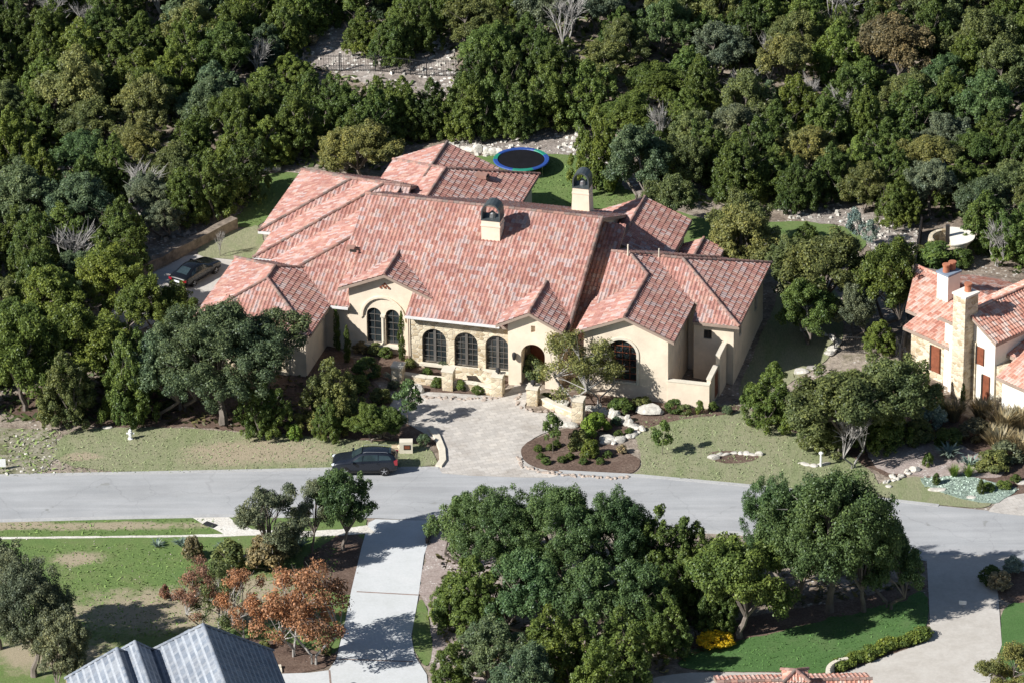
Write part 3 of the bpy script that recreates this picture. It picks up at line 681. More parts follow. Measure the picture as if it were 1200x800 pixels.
# ------------------------------------------------------------------ ground and sheets
def ground():
    xs = sorted(set([-4000, -1500, -600, -250, -140, -100, -80]+[x for x in np.arange(-66, 66.1, 1.5)]+[80, 100, 140, 250, 600, 1500, 4000]))
    ys = sorted(set([-4000, -1500, -600, -250, -140, -100, -80]+[y for y in np.arange(-66, 112, 1.5)]+[130, 170, 250, 600, 1500, 4000, 6000]))
    V_ = [(float(x), float(y), gz(x, y)-.03) for y in ys for x in xs]; n = len(xs)
    F = [(j*n+i, j*n+i+1, (j+1)*n+i+1, (j+1)*n+i) for j in range(len(ys)-1) for i in range(n-1)]
    m = MB(); m.add(V_, F, M['dirt']); o = m.build('ground', smooth=True); tag(o, kind='structure'); return o
ground()

def smooth_poly(P, it=2):
    for _ in range(it):
        Q = []
        for i in range(len(P)):
            a, b = P[i], P[(i+1) % len(P)]
            Q += [(a[0]*.75+b[0]*.25, a[1]*.75+b[1]*.25), (a[0]*.25+b[0]*.75, a[1]*.25+b[1]*.75)]
        P = Q
    return P

def sheet(name, pix, lift, mat, smooth=1, jit=0.0, kind='structure', label=None, cat=None, thick=0.0, step=1.6, world=False):
    P = [tuple(p) if world else at(*p)[:2] for p in pix]
    if smooth: P = smooth_poly(P, smooth+(1 if jit and smooth else 0))
    if jit:
        Q = []; jx = jy = 0
        for i in range(len(P)):
            a, b = P[i], P[(i+1) % len(P)]; L_ = math.hypot(b[0]-a[0], b[1]-a[1]); n = max(1, int(L_/.3))
            for k in range(n):
                t = k/n; jx, jy = jx*.6+random.gauss(0, jit)*.6, jy*.6+random.gauss(0, jit)*.6; Q.append((a[0]+(b[0]-a[0])*t+jx, a[1]+(b[1]-a[1])*t+jy))
        P = Q
    x0, x1 = min(p[0] for p in P), max(p[0] for p in P); y0, y1 = min(p[1] for p in P), max(p[1] for p in P)
    pts = [Vector(p) for p in P]; n = len(pts)
    gx = np.arange(math.ceil(x0/step)*step, x1, step); gy = np.arange(math.ceil(y0/step)*step, y1, step)
    pts += [Vector((float(x), float(y))) for x in gx for y in gy]
    V2, E2, F2, *_ = delaunay_2d_cdt(pts, [(i, (i+1) % n) for i in range(n)], [list(range(n))], 1, 1e-4)
    m = MB(); m.add([(v.x, v.y, gz(v.x, v.y)+lift) for v in V2], [tuple(f) for f in F2], M[mat])
    if thick:
        V3 = [(p[0], p[1], gz(*p)+lift) for p in P]+[(p[0], p[1], gz(*p)-.1) for p in P]
        m.add(V3, [(i, (i+1) % n, n+(i+1) % n, n+i) for i in range(n)], M[mat])
    o = m.build(name); tag(o, label, cat, kind=kind)
    me = o.data; flip = [p for p in me.polygons if abs(p.normal.z) > .5 and p.normal.z < 0]
    if len(flip) > len(me.polygons)/3: me.flip_normals()
    return o

def strip(name, pix, w, lift, h, mat, world=False, jit=0, **kw):
    """a low band (kerb, edging) along a line of points"""
    P = [Vector(p[:2]) if world else Vector(at(*p)[:2]) for p in pix]; Q = []
    for i in range(len(P)-1):
        n = max(1, int((P[i+1]-P[i]).length/1.0))
        for k in range(n): Q.append(P[i].lerp(P[i+1], k/n))
    Q.append(P[-1]); V_ = []; n = len(Q)
    for i, p in enumerate(Q):
        d = (Q[min(i+1, n-1)]-Q[max(0, i-1)]).normalized(); nn = Vector((-d.y, d.x)); ww = w/2*(1+random.uniform(-jit, jit)); hh = h*(1+random.uniform(-jit, jit))
        z = gz(p.x, p.y)+lift
        V_ += [(p.x-nn.x*ww, p.y-nn.y*ww, z-.12), (p.x-nn.x*ww*.92, p.y-nn.y*ww*.92, z+hh), (p.x+nn.x*ww*.92, p.y+nn.y*ww*.92, z+hh), (p.x+nn.x*ww, p.y+nn.y*ww, z-.12)]
    F = [(4*i+a, 4*i+a+1, 4*i+a+5, 4*i+a+4) for i in range(n-1) for a in range(3)]+[(0, 3, 2, 1), (4*n-4, 4*n-3, 4*n-2, 4*n-1)]
    m = MB(); m.add(V_, F, M[mat]); o = m.build(name); tag(o, **kw); return o

ROADT = [(-90, 561), (0, 557), (150, 554), (300, 551), (390, 549), (514, 548), (620, 550), (750, 557), (870, 568), (960, 577), (1030, 584), (1100, 592), (1160, 598), (1300, 613)]
ROADB = [(-90, 612), (0, 610), (150, 606), (260, 604), (400, 605), (510, 610), (620, 616), (760, 619), (860, 624), (960, 634), (1060, 652), (1110, 662), (1185, 668), (1300, 676)]
sheet('road', ROADT+ROADB[::-1], .012, 'road', smooth=0)
strip('kerb', ROADT[:6], .42, .0, .035, 'kerb', kind='structure')
strip('kerb', [(655, 552)]+ROADT[7:12], .42, .0, .035, 'kerb', kind='structure')
strip('kerb', ROADB[:5]+[(428, 607)], .5, .0, .035, 'kerb', kind='structure')
strip('kerb', [(540, 613)]+ROADB[6:10], .5, .0, .035, 'kerb', kind='structure')
sheet('verge', [(-60, 500), (0, 500), (35, 503), (68, 504), (64, 556), (-60, 560)], .008, 'rough_grass', jit=.12)
sheet('lawn', [(67, 504), (150, 500), (240, 502), (300, 508), (360, 510), (420, 516), (470, 517), (500, 522), (512, 536), (514, 547), (390, 549), (62, 556)], .016, 'lawn', jit=.05)
sheet('garden_bed', [(0, 488), (110, 500), (200, 498), (290, 506), (360, 509), (430, 516), (480, 517), (500, 522), (520, 520), (505, 505), (480, 492), (470, 480), (430, 440), (400, 405), (330, 400), (200, 440), (0, 460)], .004, 'mulch', jit=.15)
# paved court, walk to the entry, driveway at the left
sheet('paver_driveway', [(514, 549), (522, 542), (518, 528), (508, 514), (488, 502), (468, 492), (455, 478), (462, 466), (486, 458), (500, 459), (540, 461), (575, 464), (592, 462), (604, 452), (604, 446), (614, 437), (626, 432), (640, 440), (632, 455), (620, 466), (613, 478), (626, 484), (652, 483), (672, 487), (668, 497), (650, 503), (630, 510), (613, 522), (610, 535), (622, 546), (650, 553), (656, 557), (640, 560), (520, 556)], .020, 'pavers', smooth=1)
sheet('rear_driveway', [(60, 392), (130, 372), (165, 330), (200, 312), (222, 298), (250, 303), (282, 306), (300, 330), (250, 350), (200, 372), (120, 410), (60, 420)], .012, 'warm_concrete', smooth=1)
sheet('side_lawn', [(228, 300), (238, 284), (262, 272), (290, 268), (306, 262), (312, 300), (282, 306), (250, 303)], .020, 'lawn', jit=.08)
sheet('side_lawn', [(268, 262), (292, 240), (300, 214), (312, 204), (345, 202), (364, 206), (350, 230), (310, 262), (290, 268)], .016, 'green', jit=.1)
sheet('back_lawn', [(540, 186), (556, 183), (600, 182), (655, 180), (690, 184), (716, 206), (745, 232), (800, 250), (845, 262), (830, 290), (780, 300), (700, 300), (600, 300), (560, 240)], .016, 'green', jit=.08)
sheet('back_lawn', [(880, 262), (930, 258), (972, 262), (1008, 272), (1018, 290), (990, 300), (940, 300), (900, 300), (880, 290)], .016, 'green', jit=.1)
sheet('side_lawn', [(905, 300), (960, 318), (985, 350), (990, 385), (985, 405), (960, 425), (930, 440), (880, 465), (860, 450), (900, 380), (915, 330)], .018, 'lawn', jit=.08)
sheet('rubble_bank', [(905, 240), (960, 235), (1040, 250), (1078, 262), (1076, 300), (1064, 330), (1030, 318), (1018, 290), (1008, 272), (972, 262), (925, 256)], .010, 'rubble', jit=.3)
sheet('rubble_bank', [(520, 165), (600, 150), (690, 152), (735, 180), (760, 215), (800, 240), (770, 250), (735, 226), (700, 186), (655, 181), (560, 184)], .010, 'rubble', jit=.3)
def gpoly(pix): return [gat(*p)[:2] for p in pix]
sheet('hill_track', gpoly([(345, 72), (352, 48), (385, 28), (430, 16), (470, 30), (528, 50), (536, 76), (528, 118), (480, 118), (440, 95), (380, 84)]), .03, 'rubble', jit=.3, world=True)
sheet('hill_track', gpoly([(190, 40), (300, 0), (430, 0), (420, 18), (380, 26), (300, 60), (220, 64)]), .025, 'rubble', jit=.3, world=True)
sheet('rubble_bank', [(120, 262), (170, 238), (220, 240), (250, 262), (230, 275), (180, 280), (130, 290)], .01, 'rubble', jit=.4)
# front right garden
sheet('lawn', [(655, 552), (700, 556), (750, 557), (752, 530), (742, 505), (700, 500), (722, 490), (770, 488), (830, 486), (868, 470), (905, 490), (925, 505), (960, 515), (1000, 535), (1030, 560), (1030, 583), (960, 576), (870, 567), (750, 557), (700, 554)][1:], .016, 'lawn', jit=.04)
sheet('garden_bed', [(612, 520), (640, 508), (672, 500), (690, 500), (705, 510), (735, 530), (752, 538), (748, 550), (735, 556), (690, 555), (645, 552), (620, 545), (610, 534)], .024, 'mulch', jit=.03, smooth=2)
sheet('garden_bed', [(640, 470), (680, 455), (760, 470), (830, 478), (870, 468), (862, 482), (800, 490), (760, 500), (735, 512), (700, 505), (680, 500), (672, 488)], .018, 'mulch', jit=.06)
sheet('garden_bed', [(480, 458), (440, 440), (420, 410), (480, 415), (560, 430), (600, 440), (594, 455), (570, 462), (530, 460), (495, 462)], .014, 'mulch', jit=.06)
sheet('garden_bed', [(868, 478), (905, 470), (935, 455), (980, 440), (1090, 470), (1160, 500), (1215, 520), (1215, 588), (1120, 575), (1080, 553), (1040, 560), (1015, 545), (975, 530), (930, 505), (900, 505)], .012, 'mulch', jit=.08)
sheet('garden_bed', [(828, 530), (850, 527), (885, 530), (892, 538), (860, 544), (835, 540)], .022, 'mulch', jit=.05)
sheet('gravel_bank', [(1030, 500), (1100, 505), (1140, 530), (1180, 545), (1180, 560), (1120, 560), (1070, 556), (1035, 555), (1010, 530)], .018, 'gravel', jit=.15)
sheet('lawn', [(1025, 565), (1060, 560), (1078, 557), (1100, 570), (1160, 580), (1163, 596), (1100, 592), (1030, 584)], .022, 'lawn', jit=.04)
sheet('blue_ground_cover', [(1076, 560), (1100, 560), (1130, 555), (1165, 566), (1196, 572), (1180, 582), (1168, 590), (1140, 588), (1110, 580), (1085, 570)], .06, 'blue_cover', jit=.08, kind='stuff', label='low blue green ground cover beside the street', cat='ground cover', thick=1)
sheet('paver_walk', [(1158, 598), (1168, 588), (1185, 580), (1215, 576), (1215, 606), (1160, 600)], .026, 'pavers')
# bottom left gardens
sheet('green_lawn', [(-60, 612), (0, 611), (255, 606), (268, 604), (400, 607), (430, 608), (425, 640), (415, 690), (396, 760), (380, 780), (300, 800), (300, 840), (-60, 840)], .012, 'green', smooth=0)
sheet('gravel_path', [(-60, 632), (120, 630), (200, 629), (250, 629), (300, 627), (350, 629), (400, 627), (440, 624), (430, 615), (400, 620), (360, 622), (320, 621), (296, 620), (275, 610), (265, 604), (222, 604), (240, 615), (262, 625), (200, 627), (0, 629), (-60, 629)][:], .024, 'caliche', jit=.03, smooth=0)
sheet('mulch_bed', [(410, 616), (432, 640), (425, 680), (415, 700), (380, 690), (350, 660), (370, 640), (392, 630)], .018, 'mulch', jit=.1)
sheet('mulch_bed', [(270, 745), (310, 750), (345, 752), (372, 765), (398, 765), (390, 778), (360, 788), (325, 790), (315, 800), (280, 790)], .018, 'mulch', jit=.08)
sheet('concrete_driveway', [(424, 640), (432, 612), (440, 608), (512, 610), (505, 625), (497, 650), (490, 700), (482, 745), (486, 768), (500, 790), (505, 840), (300, 840), (308, 797), (330, 789), (362, 788), (385, 785), (394, 772), (402, 740), (412, 690)], .022, 'concrete', smooth=0)
for a, b in (((418, 693), (491, 697)), ((397, 772), (484, 775)), ((386, 785), (390, 830))): strip('brick_joint', [a, b], .13, .024, .006, 'joint', kind='structure')
sheet('verge', [(482, 745), (490, 700), (500, 705), (508, 760), (502, 785), (487, 768)], .02, 'green', jit=.03)
sheet('gravel_bank', [(512, 610), (560, 613), (640, 640), (640, 840), (508, 840), (500, 785), (508, 755), (498, 705), (490, 690), (500, 640)], .014, 'gravel', jit=.15)
# bottom right
sheet('beige_driveway', [(1060, 650), (1086, 655), (1088, 690), (1090, 735), (1084, 752), (1050, 764), (1010, 780), (970, 795), (940, 850), (1150, 850), (1162, 790), (1174, 755), (1170, 700), (1166, 672), (1182, 664), (1185, 650)], .020, 'warm_concrete', smooth=0)
sheet('bright_lawn', [(786, 786), (810, 760), (850, 752), (890, 742), (940, 732), (1000, 715), (1060, 695), (1088, 690), (1089, 740), (1040, 752), (1000, 768), (975, 790), (920, 786)], .016, 'emerald', jit=.06)
sheet('bright_lawn', [(1171, 706), (1230, 700), (1230, 850), (1162, 850), (1174, 760)], .016, 'emerald', jit=.03)
sheet('garden_bed', [(1168, 672), (1190, 668), (1230, 672), (1230, 704), (1171, 708)], .018, 'mulch', jit=.04)
sheet('beige_path', [(690, 840), (740, 802), (790, 787), (900, 788), (975, 790), (1000, 795), (950, 850)], .028, 'warm_concrete', jit=.02)
sheet('garden_bed', [(1084, 742), (1086, 752), (1050, 764), (1010, 778), (985, 790), (975, 784), (1000, 768), (1040, 752)], .021, 'mulch', jit=.04)
sheet('gravel_bank', [(800, 752), (850, 728), (900, 718), (990, 705), (1080, 680), (1086, 692), (1000, 718), (930, 736), (860, 752), (810, 764)], .020, 'mulch', jit=.15)

# ------------------------------------------------------------------ stones
def stone_bm(mb, c, s, mat, rz=0, flat=.8, seed=0):
    rr = random.Random(seed*131+int(c[0]*977)+int(c[1]*331)); bm = bmesh.new(); bmesh.ops.create_icosphere(bm, subdivisions=2, radius=1)
    ax = [Vector((rr.gauss(0, 1), rr.gauss(0, 1), rr.gauss(0, 1))).normalized() for _ in range(9)]; off = [rr.uniform(.62, .9) for _ in ax]
    V_ = []
    C, S = math.cos(rz), math.sin(rz)
    for v in bm.verts:
        p = v.co.copy()
        for a, o in zip(ax, off):
            d = p.dot(a)
            if d > o: p -= a*(d-o)
        x, y, z = p.x*s[0]/2, p.y*s[1]/2, min(p.z, flat)*s[2]/2
        V_.append((c[0]+x*C-y*S, c[1]+x*S+y*C, c[2]+z))
    bm.verts.index_update(); F = [tuple(v.index for v in f.verts) for f in bm.faces]; bm.free(); mb.add(V_, F, M[mat])

def boulder(px, py, s, label, group=None, mat='rock', rz=0, name='boulder'):
    p = gat(px, py); m = MB(); stone_bm(m, (0, 0, s[2]*.18), s, mat, rz, seed=px)
    o = m.build(name, loc=p); tag(o, label, 'boulder', group); return o
boulder(487, 459, (1.6, 1.0, 1.0), 'white rounded boulder at the top of the paver court')
boulder(762, 483, (2.3, 1.5, 1.0), 'large grey white boulder against the stucco wall under the arched window')
boulder(712, 515, (1.4, 1.0, .6), 'blue grey boulder at the end of the curved white stone border')
boulder(668, 500, (1.3, .9, .6), 'white boulder below the square stone pillar nearest the lawn')
boulder(657, 474, (1.6, 1.0, .5), 'pale flat boulder by the foot of the entry tree')
boulder(836, 537, (1.0, .6, .5), 'white boulder at the left end of the lawn stone border')
boulder(1072, 551, (.95, .7, .6), 'white boulder at the end of the rubble edging')
boulder(1099, 574, (1.5, .6, .3), 'flat white boulder in the blue ground cover')
boulder(1137, 583, (.9, .5, .25), 'small flat white boulder at the lower edge of the blue ground cover')
boulder(938, 436, (1.4, .8, .5), 'white boulder in the shade beyond the bushy juniper')
boulder(952, 432, (1.0, .7, .4), 'grey boulder right beside the shaded white boulder', mat='greyrock')
boulder(125, 501, (.9, .5, .25), 'small white flat boulder at the edge of the left wood')
boulder(403, 513-30, (1.5, .7, .5), 'white boulder in the bed left of the paver court')
boulder(440, 497, (.8, .6, .5), 'white boulder among the saplings by the street')
boulder(1197, 566, (.9, .6, .4), 'small white boulder at the right edge of the picture')
def stone_row(pix, n, s, lab, grp, mat='rock', jitter=.1, lift=0, name='edging_stone'):
    P = [Vector(gat(*p)) for p in pix]; L_ = [0]
    for a, b in zip(P, P[1:]): L_.append(L_[-1]+(b-a).length)
    for i in range(n):
        t = (i+.5)/n*L_[-1]; k = max(j for j in range(len(P)-1) if L_[j] <= t); q = P[k].lerp(P[k+1], (t-L_[k])/(L_[k+1]-L_[k])); d = P[k+1]-P[k]
        m = MB(); ss = [x*random.uniform(.6, 1.35) for x in s]; stone_bm(m, (0, 0, ss[2]*.18), ss, mat, math.atan2(d.y, d.x)+random.uniform(-.2, .2), seed=i+int(t*100))
        o = m.build(name, loc=(q.x+random.gauss(0, jitter), q.y+random.gauss(0, jitter), q.z+lift)); tag(o, lab, 'stone', grp)
stone_row([(527, 172), (552, 177), (575, 181), (590, 183)], 9, (1.0, .7, .9), 'white square edging stone left of the trampoline behind the roof', 'white stones behind the lawn')
stone_row([(286, 208), (300, 205), (318, 200), (330, 198)], 8, (.9, .6, .6), 'pale edging stone in the shade left of the roof', 'pale stones beside the shaded lawn')
stone_row([(690, 478), (712, 486), (735, 496), (748, 504), (738, 512), (722, 517), (705, 520)], 18, (.85, .75, .45), 'white stone in the curved border by the front lawn', 'curved white stone border')
stone_row([(700, 480), (722, 489), (742, 499)], 8, (.8, .65, .7), 'taller white stone in the curved border by the front lawn', 'curved white stone border upper course')
stone_row([(842, 534), (862, 531), (892, 533)], 7, (.8, .45, .35), 'white stone edging the small bed on the front lawn', 'white stones on the front lawn')
stone_row([(936, 560-16), (957, 546), (972, 543)], 5, (.7, .45, .3), 'white stone beside the white path light', 'white stones by the path light')
stone_row([(1036, 568), (1045, 560), (1060, 557), (1066, 553)], 16, (.5, .4, .3), 'small pink white stone in the rubble edging of the right bed', 'rubble edging stones', jitter=.25)
stone_row([(940, 384), (955, 388), (972, 393), (980, 402), (975, 412), (970, 418)], 7, (1.0, .7, .5), 'pale stone in the row in front of the black railing', 'stone row by the railing')
stone_row([(606, 535), (612, 545), (630, 552), (660, 556), (700, 559), (738, 560)], 46, (.36, .3, .2), 'small pink edging stone around the front bed', 'small edging stones of the front bed', mat='pinkrock', jitter=.09)
stone_row([(480, 463), (500, 466), (530, 467), (560, 468), (590, 464)], 34, (.36, .3, .2), 'small pink edging stone below the terrace wall', 'small edging stones of the terrace bed', mat='pinkrock', jitter=.12)
stone_row([(608, 462), (606, 474), (625, 482), (650, 482)], 20, (.34, .3, .18), 'small pink edging stone around the bed right of the walk', 'small edging stones right of the walk', mat='pinkrock', jitter=.1)
def scatter_stones(name, polys, n, smin, smax, mat, label, kind='stuff'):
    m = MB()
    for poly in polys:
        P = [gat(*p)[:2] for p in poly]; x0, x1 = min(p[0] for p in P), max(p[0] for p in P); y0, y1 = min(p[1] for p in P), max(p[1] for p in P); k = 0
        def ins(x, y):
            c = False
            for i in range(len(P)):
                a, b = P[i], P[i-1]
                if (a[1] > y) != (b[1] > y) and x < (b[0]-a[0])*(y-a[1])/(b[1]-a[1])+a[0]: c = not c
            return c
        for _ in range(n*6):
            x, y = random.uniform(x0, x1), random.uniform(y0, y1)
            if not ins(x, y): continue
            s = smin+(smax-smin)*random.random()**3; z = gz(x, y); a = random.uniform(0, PI)
            C, S = math.cos(a)*s, math.sin(a)*s; h = s*random.uniform(.4, .9); w = random.uniform(.5, .9)
            B_ = [(x-C, y-S), (x+S*w, y-C*w), (x+C, y+S), (x-S*w, y+C*w)]; T_ = [(x+(q[0]-x)*.55+random.uniform(-.1, .1)*s, y+(q[1]-y)*.55, z+h*random.uniform(.7, 1)) for q in B_]
            m.add([(q[0], q[1], z-.03) for q in B_]+T_, [(0, 1, 5, 4), (1, 2, 6, 5), (2, 3, 7, 6), (3, 0, 4, 7), (4, 5, 6, 7)], M[mat]); k += 1
            if k >= n: break
    o = m.build(name); tag(o, label, 'rubble', kind=kind)
scatter_stones('rubble', [[(905, 240), (960, 235), (1040, 250), (1078, 262), (1076, 300), (1064, 330), (1030, 318), (1018, 290), (1008, 272), (972, 262), (925, 256)]], 430, .06, .30, 'rock', 'white limestone rubble on the bank behind the right lawn')
scatter_stones('rubble', [[(345, 72), (352, 48), (385, 28), (430, 16), (470, 30), (528, 50), (536, 76), (528, 118), (480, 118), (440, 95), (380, 84)]], 400, .06, .3, 'rock', 'pale limestone rubble in the forest clearing')
scatter_stones('rubble', [[(520, 165), (600, 150), (690, 152), (735, 180), (760, 215), (735, 226), (700, 186), (655, 181), (560, 184)]], 200, .08, .35, 'rock', 'pale limestone rubble behind the trampoline')
scatter_stones('rubble', [[(120, 262), (170, 238), (220, 240), (250, 262), (230, 275), (130, 290)]], 260, .08, .4, 'greyrock', 'grey limestone rubble behind the curved stone wall')
scatter_stones('rubble', [[(-10, 500), (68, 503), (64, 554), (-10, 558)]], 90, .05, .22, 'rock', 'small white stones in the rough verge at the left edge')
scatter_stones('leaf_litter', [[(-30, 613), (260, 607), (430, 640), (390, 770), (300, 800), (0, 790)]], 700, .03, .1, 'gravel', 'fallen leaves scattered over the lower left lawn')

# ------------------------------------------------------------------ leaf clouds
def leaf_mesh(name, blobs, n, size, seed, up=.3, elong=1.0, shell=.62):
    g = np.random.default_rng(seed); C = np.array([b[0] for b in blobs]); Rr = np.array([b[1] for b in blobs])
    w = (Rr[:, 0]*Rr[:, 2]); w = w/w.sum(); ix = g.choice(len(blobs), n, p=w)
    d = g.normal(size=(n, 3)); d[:, 2] += .25; d /= np.linalg.norm(d, axis=1)[:, None]
    rad = shell+(1.08-shell)*g.random(n)**.6
    P = C[ix]+d*Rr[ix]*rad[:, None]+g.normal(size=(n, 3))*(.008 if n > 5000 else .01)
    nr = d/Rr[ix]; nr /= np.linalg.norm(nr, axis=1)[:, None]; nr = nr+.55*g.normal(size=(n, 3)); nr[:, 2] += up; nr /= np.linalg.norm(nr, axis=1)[:, None]
    t = np.cross(nr, g.normal(size=(n, 3))); t /= np.linalg.norm(t, axis=1)[:, None]; b = np.cross(nr, t)
    s = size*(.6+.8*g.random(n)); s1 = (s*elong)[:, None]; s2 = (s*.62)[:, None]
    V_ = np.stack([P-t*s1, P-b*s2+t*s1*.1, P+t*s1, P+b*s2-t*s1*.15], 1).reshape(-1, 3)
    me = bpy.data.meshes.new(name); me.vertices.add(4*n); me.vertices.foreach_set('co', V_.ravel())
    me.loops.add(4*n); me.loops.foreach_set('vertex_index', np.arange(4*n, dtype=np.int32))
    me.polygons.add(n); me.polygons.foreach_set('loop_start', np.arange(0, 4*n, 4, dtype=np.int32)); me.polygons.foreach_set('loop_total', np.full(n, 4, dtype=np.int32))
    me.materials.append(M['leaf']); me.update(); me.validate()
    return me

def limbs(mb, ends, base_r, fork, mat, seed, H=1.0, trunks=1, lean=.06):
    rr = random.Random(seed)
    for k in range(trunks):
        a = 2*PI*k/max(1, trunks)+rr.random(); r0 = base_r/math.sqrt(trunks); bx, by = (math.cos(a)*base_r*1.2, math.sin(a)*base_r*1.2) if trunks > 1 else (0, 0)
        tx, ty = math.cos(a)*lean*(4 if trunks > 1 else 1), math.sin(a)*lean*(4 if trunks > 1 else 1)
        tp = (bx+tx, by+ty, fork)
        mb.tube([(bx, by, -.03), (bx*1.1, by*1.1, fork*.3), ((bx+tp[0])/2+.01, (by+tp[1])/2, fork*.65), tp], [r0*1.5, r0, r0*.85, r0*.75], mat, 6)
        for e in ends[k::trunks]:
            mid = ((tp[0]*.55+e[0]*.45)+rr.gauss(0, .03), (tp[1]*.55+e[1]*.45)+rr.gauss(0, .03), tp[2]*.35+e[2]*.65)
            mb.tube([tp, mid, e], [r0*.6, r0*.35, r0*.1], mat, 4, cap=False)
            for _ in range(2):
                q = (e[0]+rr.gauss(0, .1), e[1]+rr.gauss(0, .1), e[2]+rr.uniform(0, .12)); mb.tube([mid, q], [r0*.22, r0*.05], mat, 3, cap=False)

PROTO = {}
# every prototype is built 1 m high with a 0.5 m crown radius and scaled per tree
def make_proto(kind, var):
    rr = random.Random(hash((len(kind)*31+ord(kind[0])*7+ord(kind[-1]), var))); B = []; ends = []
    seed = var*17+len(kind)*3+ord(kind[0])
    if kind == 'juniper':            # many upright plumes on a rounded cone
        lead = [(rr.uniform(-.06, .06), rr.uniform(-.06, .06), .97, .38)]
        for i in range(6): a = 2*PI*i/6+rr.uniform(-.4, .4); q = rr.uniform(.16, .30); lead.append((math.cos(a)*q, math.sin(a)*q, rr.uniform(.55, .9), rr.uniform(.22, .31)))
        for lx, ly, ht, rb in lead:
            for i in range(int(100*rb/.25*.5)):
                a = rr.uniform(0, 2*PI); h = rr.random()**.8; rad = rb*(1-h**1.7)**.75*rr.uniform(.55, 1.05); s = rr.uniform(.028, .065)*(1-.35*h)
                B.append(((lx+math.cos(a)*rad, ly+math.sin(a)*rad, .07+(ht-.07)*h), (s, s, s*rr.uniform(.7, 1.25))))
        n, sz, up, fork, br, tr = 36000, .0132, .6, .16, .024, 2
    elif kind == 'oak':              # wide clumpy crown, darker gaps between lobes
        lob = []
        for i in range(9): a = 2*PI*i/9+rr.uniform(-.3, .3); lob.append((math.cos(a)*rr.uniform(.22, .34), math.sin(a)*rr.uniform(.22, .34), rr.uniform(.42, .66)))
        lob += [(rr.uniform(-.12, .12), rr.uniform(-.12, .12), rr.uniform(.68, .78)) for _ in range(4)]
        for L_ in lob:
            for _ in range(17 if var < 5 else 34):
                d = Vector((rr.gauss(0, 1), rr.gauss(0, 1), rr.gauss(.3, .8))).normalized()*rr.uniform(.05, .19); s = rr.uniform(.028, .062) if var < 5 else rr.uniform(.018, .045)
                B.append(((L_[0]+d.x, L_[1]+d.y, L_[2]+d.z*.9), (s*1.15, s*1.15, s)))
        ends = lob; n, sz, up, fork, br, tr = (36000, .0118, .5, .2, .028, 1 if var % 2 == 0 else 2) if var < 5 else (80000, .0072, .5, .2, .028, 1)
    elif kind == 'spreading_oak':    # open crown, sky and limbs show through
        lob = []
        for i in range(11): a = 2*PI*i/11+rr.uniform(-.3, .3); q = rr.uniform(.2, .42); lob.append((math.cos(a)*q, math.sin(a)*q, rr.uniform(.42, .8)))
        lob += [(rr.uniform(-.15, .15), rr.uniform(-.15, .15), rr.uniform(.75, .88)) for _ in range(3)]
        for L_ in lob:
            for _ in range(7):
                d = Vector((rr.gauss(0, 1), rr.gauss(0, 1), rr.gauss(.2, .7))).normalized()*rr.uniform(.04, .14); s = rr.uniform(.035, .07)
                B.append(((L_[0]+d.x, L_[1]+d.y, L_[2]+d.z*.8), (s*1.2, s*1.2, s*.8)))
        ends = lob; n, sz, up, fork, br, tr = 22000, .0105, .5, .24, .026, 1
    elif kind == 'sparse_tree':      # thin autumn crown with pale branches
        lob = []
        for i in range(24): a = 2*PI*i/24+rr.uniform(-.3, .3); q = rr.uniform(.05, .42); lob.append((math.cos(a)*q, math.sin(a)*q, .95-rr.uniform(.7, .9)*q-rr.uniform(0, .38)))
        for L_ in lob:
            for _ in range(4):
                d = Vector((rr.gauss(0, 1), rr.gauss(0, 1), rr.gauss(.2, .7))).normalized()*rr.uniform(.02, .1); s = rr.uniform(.045, .08)
                B.append(((L_[0]+d.x, L_[1]+d.y, L_[2]+d.z*.8), (s*1.2, s*1.2, s*.8)))
        ends = lob; n, sz, up, fork, br, tr = 7500, .0125, .4, .28, .018, 2
    elif kind == 'bare_tree':
        ends = []; n = 0; fork, br, tr, sz, up = .25, .03, 2, 0, 0
        for i in range(16): a = 2*PI*i/16+rr.uniform(-.3, .3); q = rr.uniform(.1, .42); ends.append((math.cos(a)*q, math.sin(a)*q, rr.uniform(.6, .95)))
    elif kind == 'shrub':
        for i in range(34):
            a = rr.uniform(0, 2*PI); el = rr.uniform(0, 1)**.8; q = .36*math.sqrt(1-(el*.95)**2)*rr.uniform(.7, 1.05); s = rr.uniform(.08, .15)
            B.append(((math.cos(a)*q, math.sin(a)*q, .12+.68*el), (s, s, s)))
        n, sz, up, fork, br, tr = 3600, .036, .4, .2, .02, 2
    elif kind == 'cypress':
        for i in range(40):
            h = i/39; a = rr.uniform(0, 2*PI); q = .30*math.sin(PI*min(1, .18+h*.82))**.7*rr.uniform(.3, .8); s = .17
            B.append(((math.cos(a)*q, math.sin(a)*q, .06+.86*h), (s*(1-.5*h), s*(1-.5*h), .07)))
        n, sz, up, fork, br, tr = 2600, .03, .1, .1, .02, 1
    elif kind == 'sapling':
        for i in range(22):
            h = rr.random(); a = rr.uniform(0, 2*PI); q = .4*math.sin(PI*(.1+.85*h))*rr.uniform(.3, 1); s = rr.uniform(.08, .14)
            B.append(((math.cos(a)*q, math.sin(a)*q, .34+.58*h), (s, s, s*.6)))
        n, sz, up, fork, br, tr = 1800, .03, .3, .4, .012, 1
    if not ends: ends = [(math.cos(a)*.25, math.sin(a)*.25, rr.uniform(.45, .75)) for a in [rr.uniform(0, 2*PI) for _ in range(7)]]
    crown = leaf_mesh('crown', B, n, sz, seed, up) if n else None
    mb = MB(); limbs(mb, ends, br, fork, M['bark'] if kind not in ('sparse_tree', 'bare_tree') else M['greybark'], seed, trunks=tr)
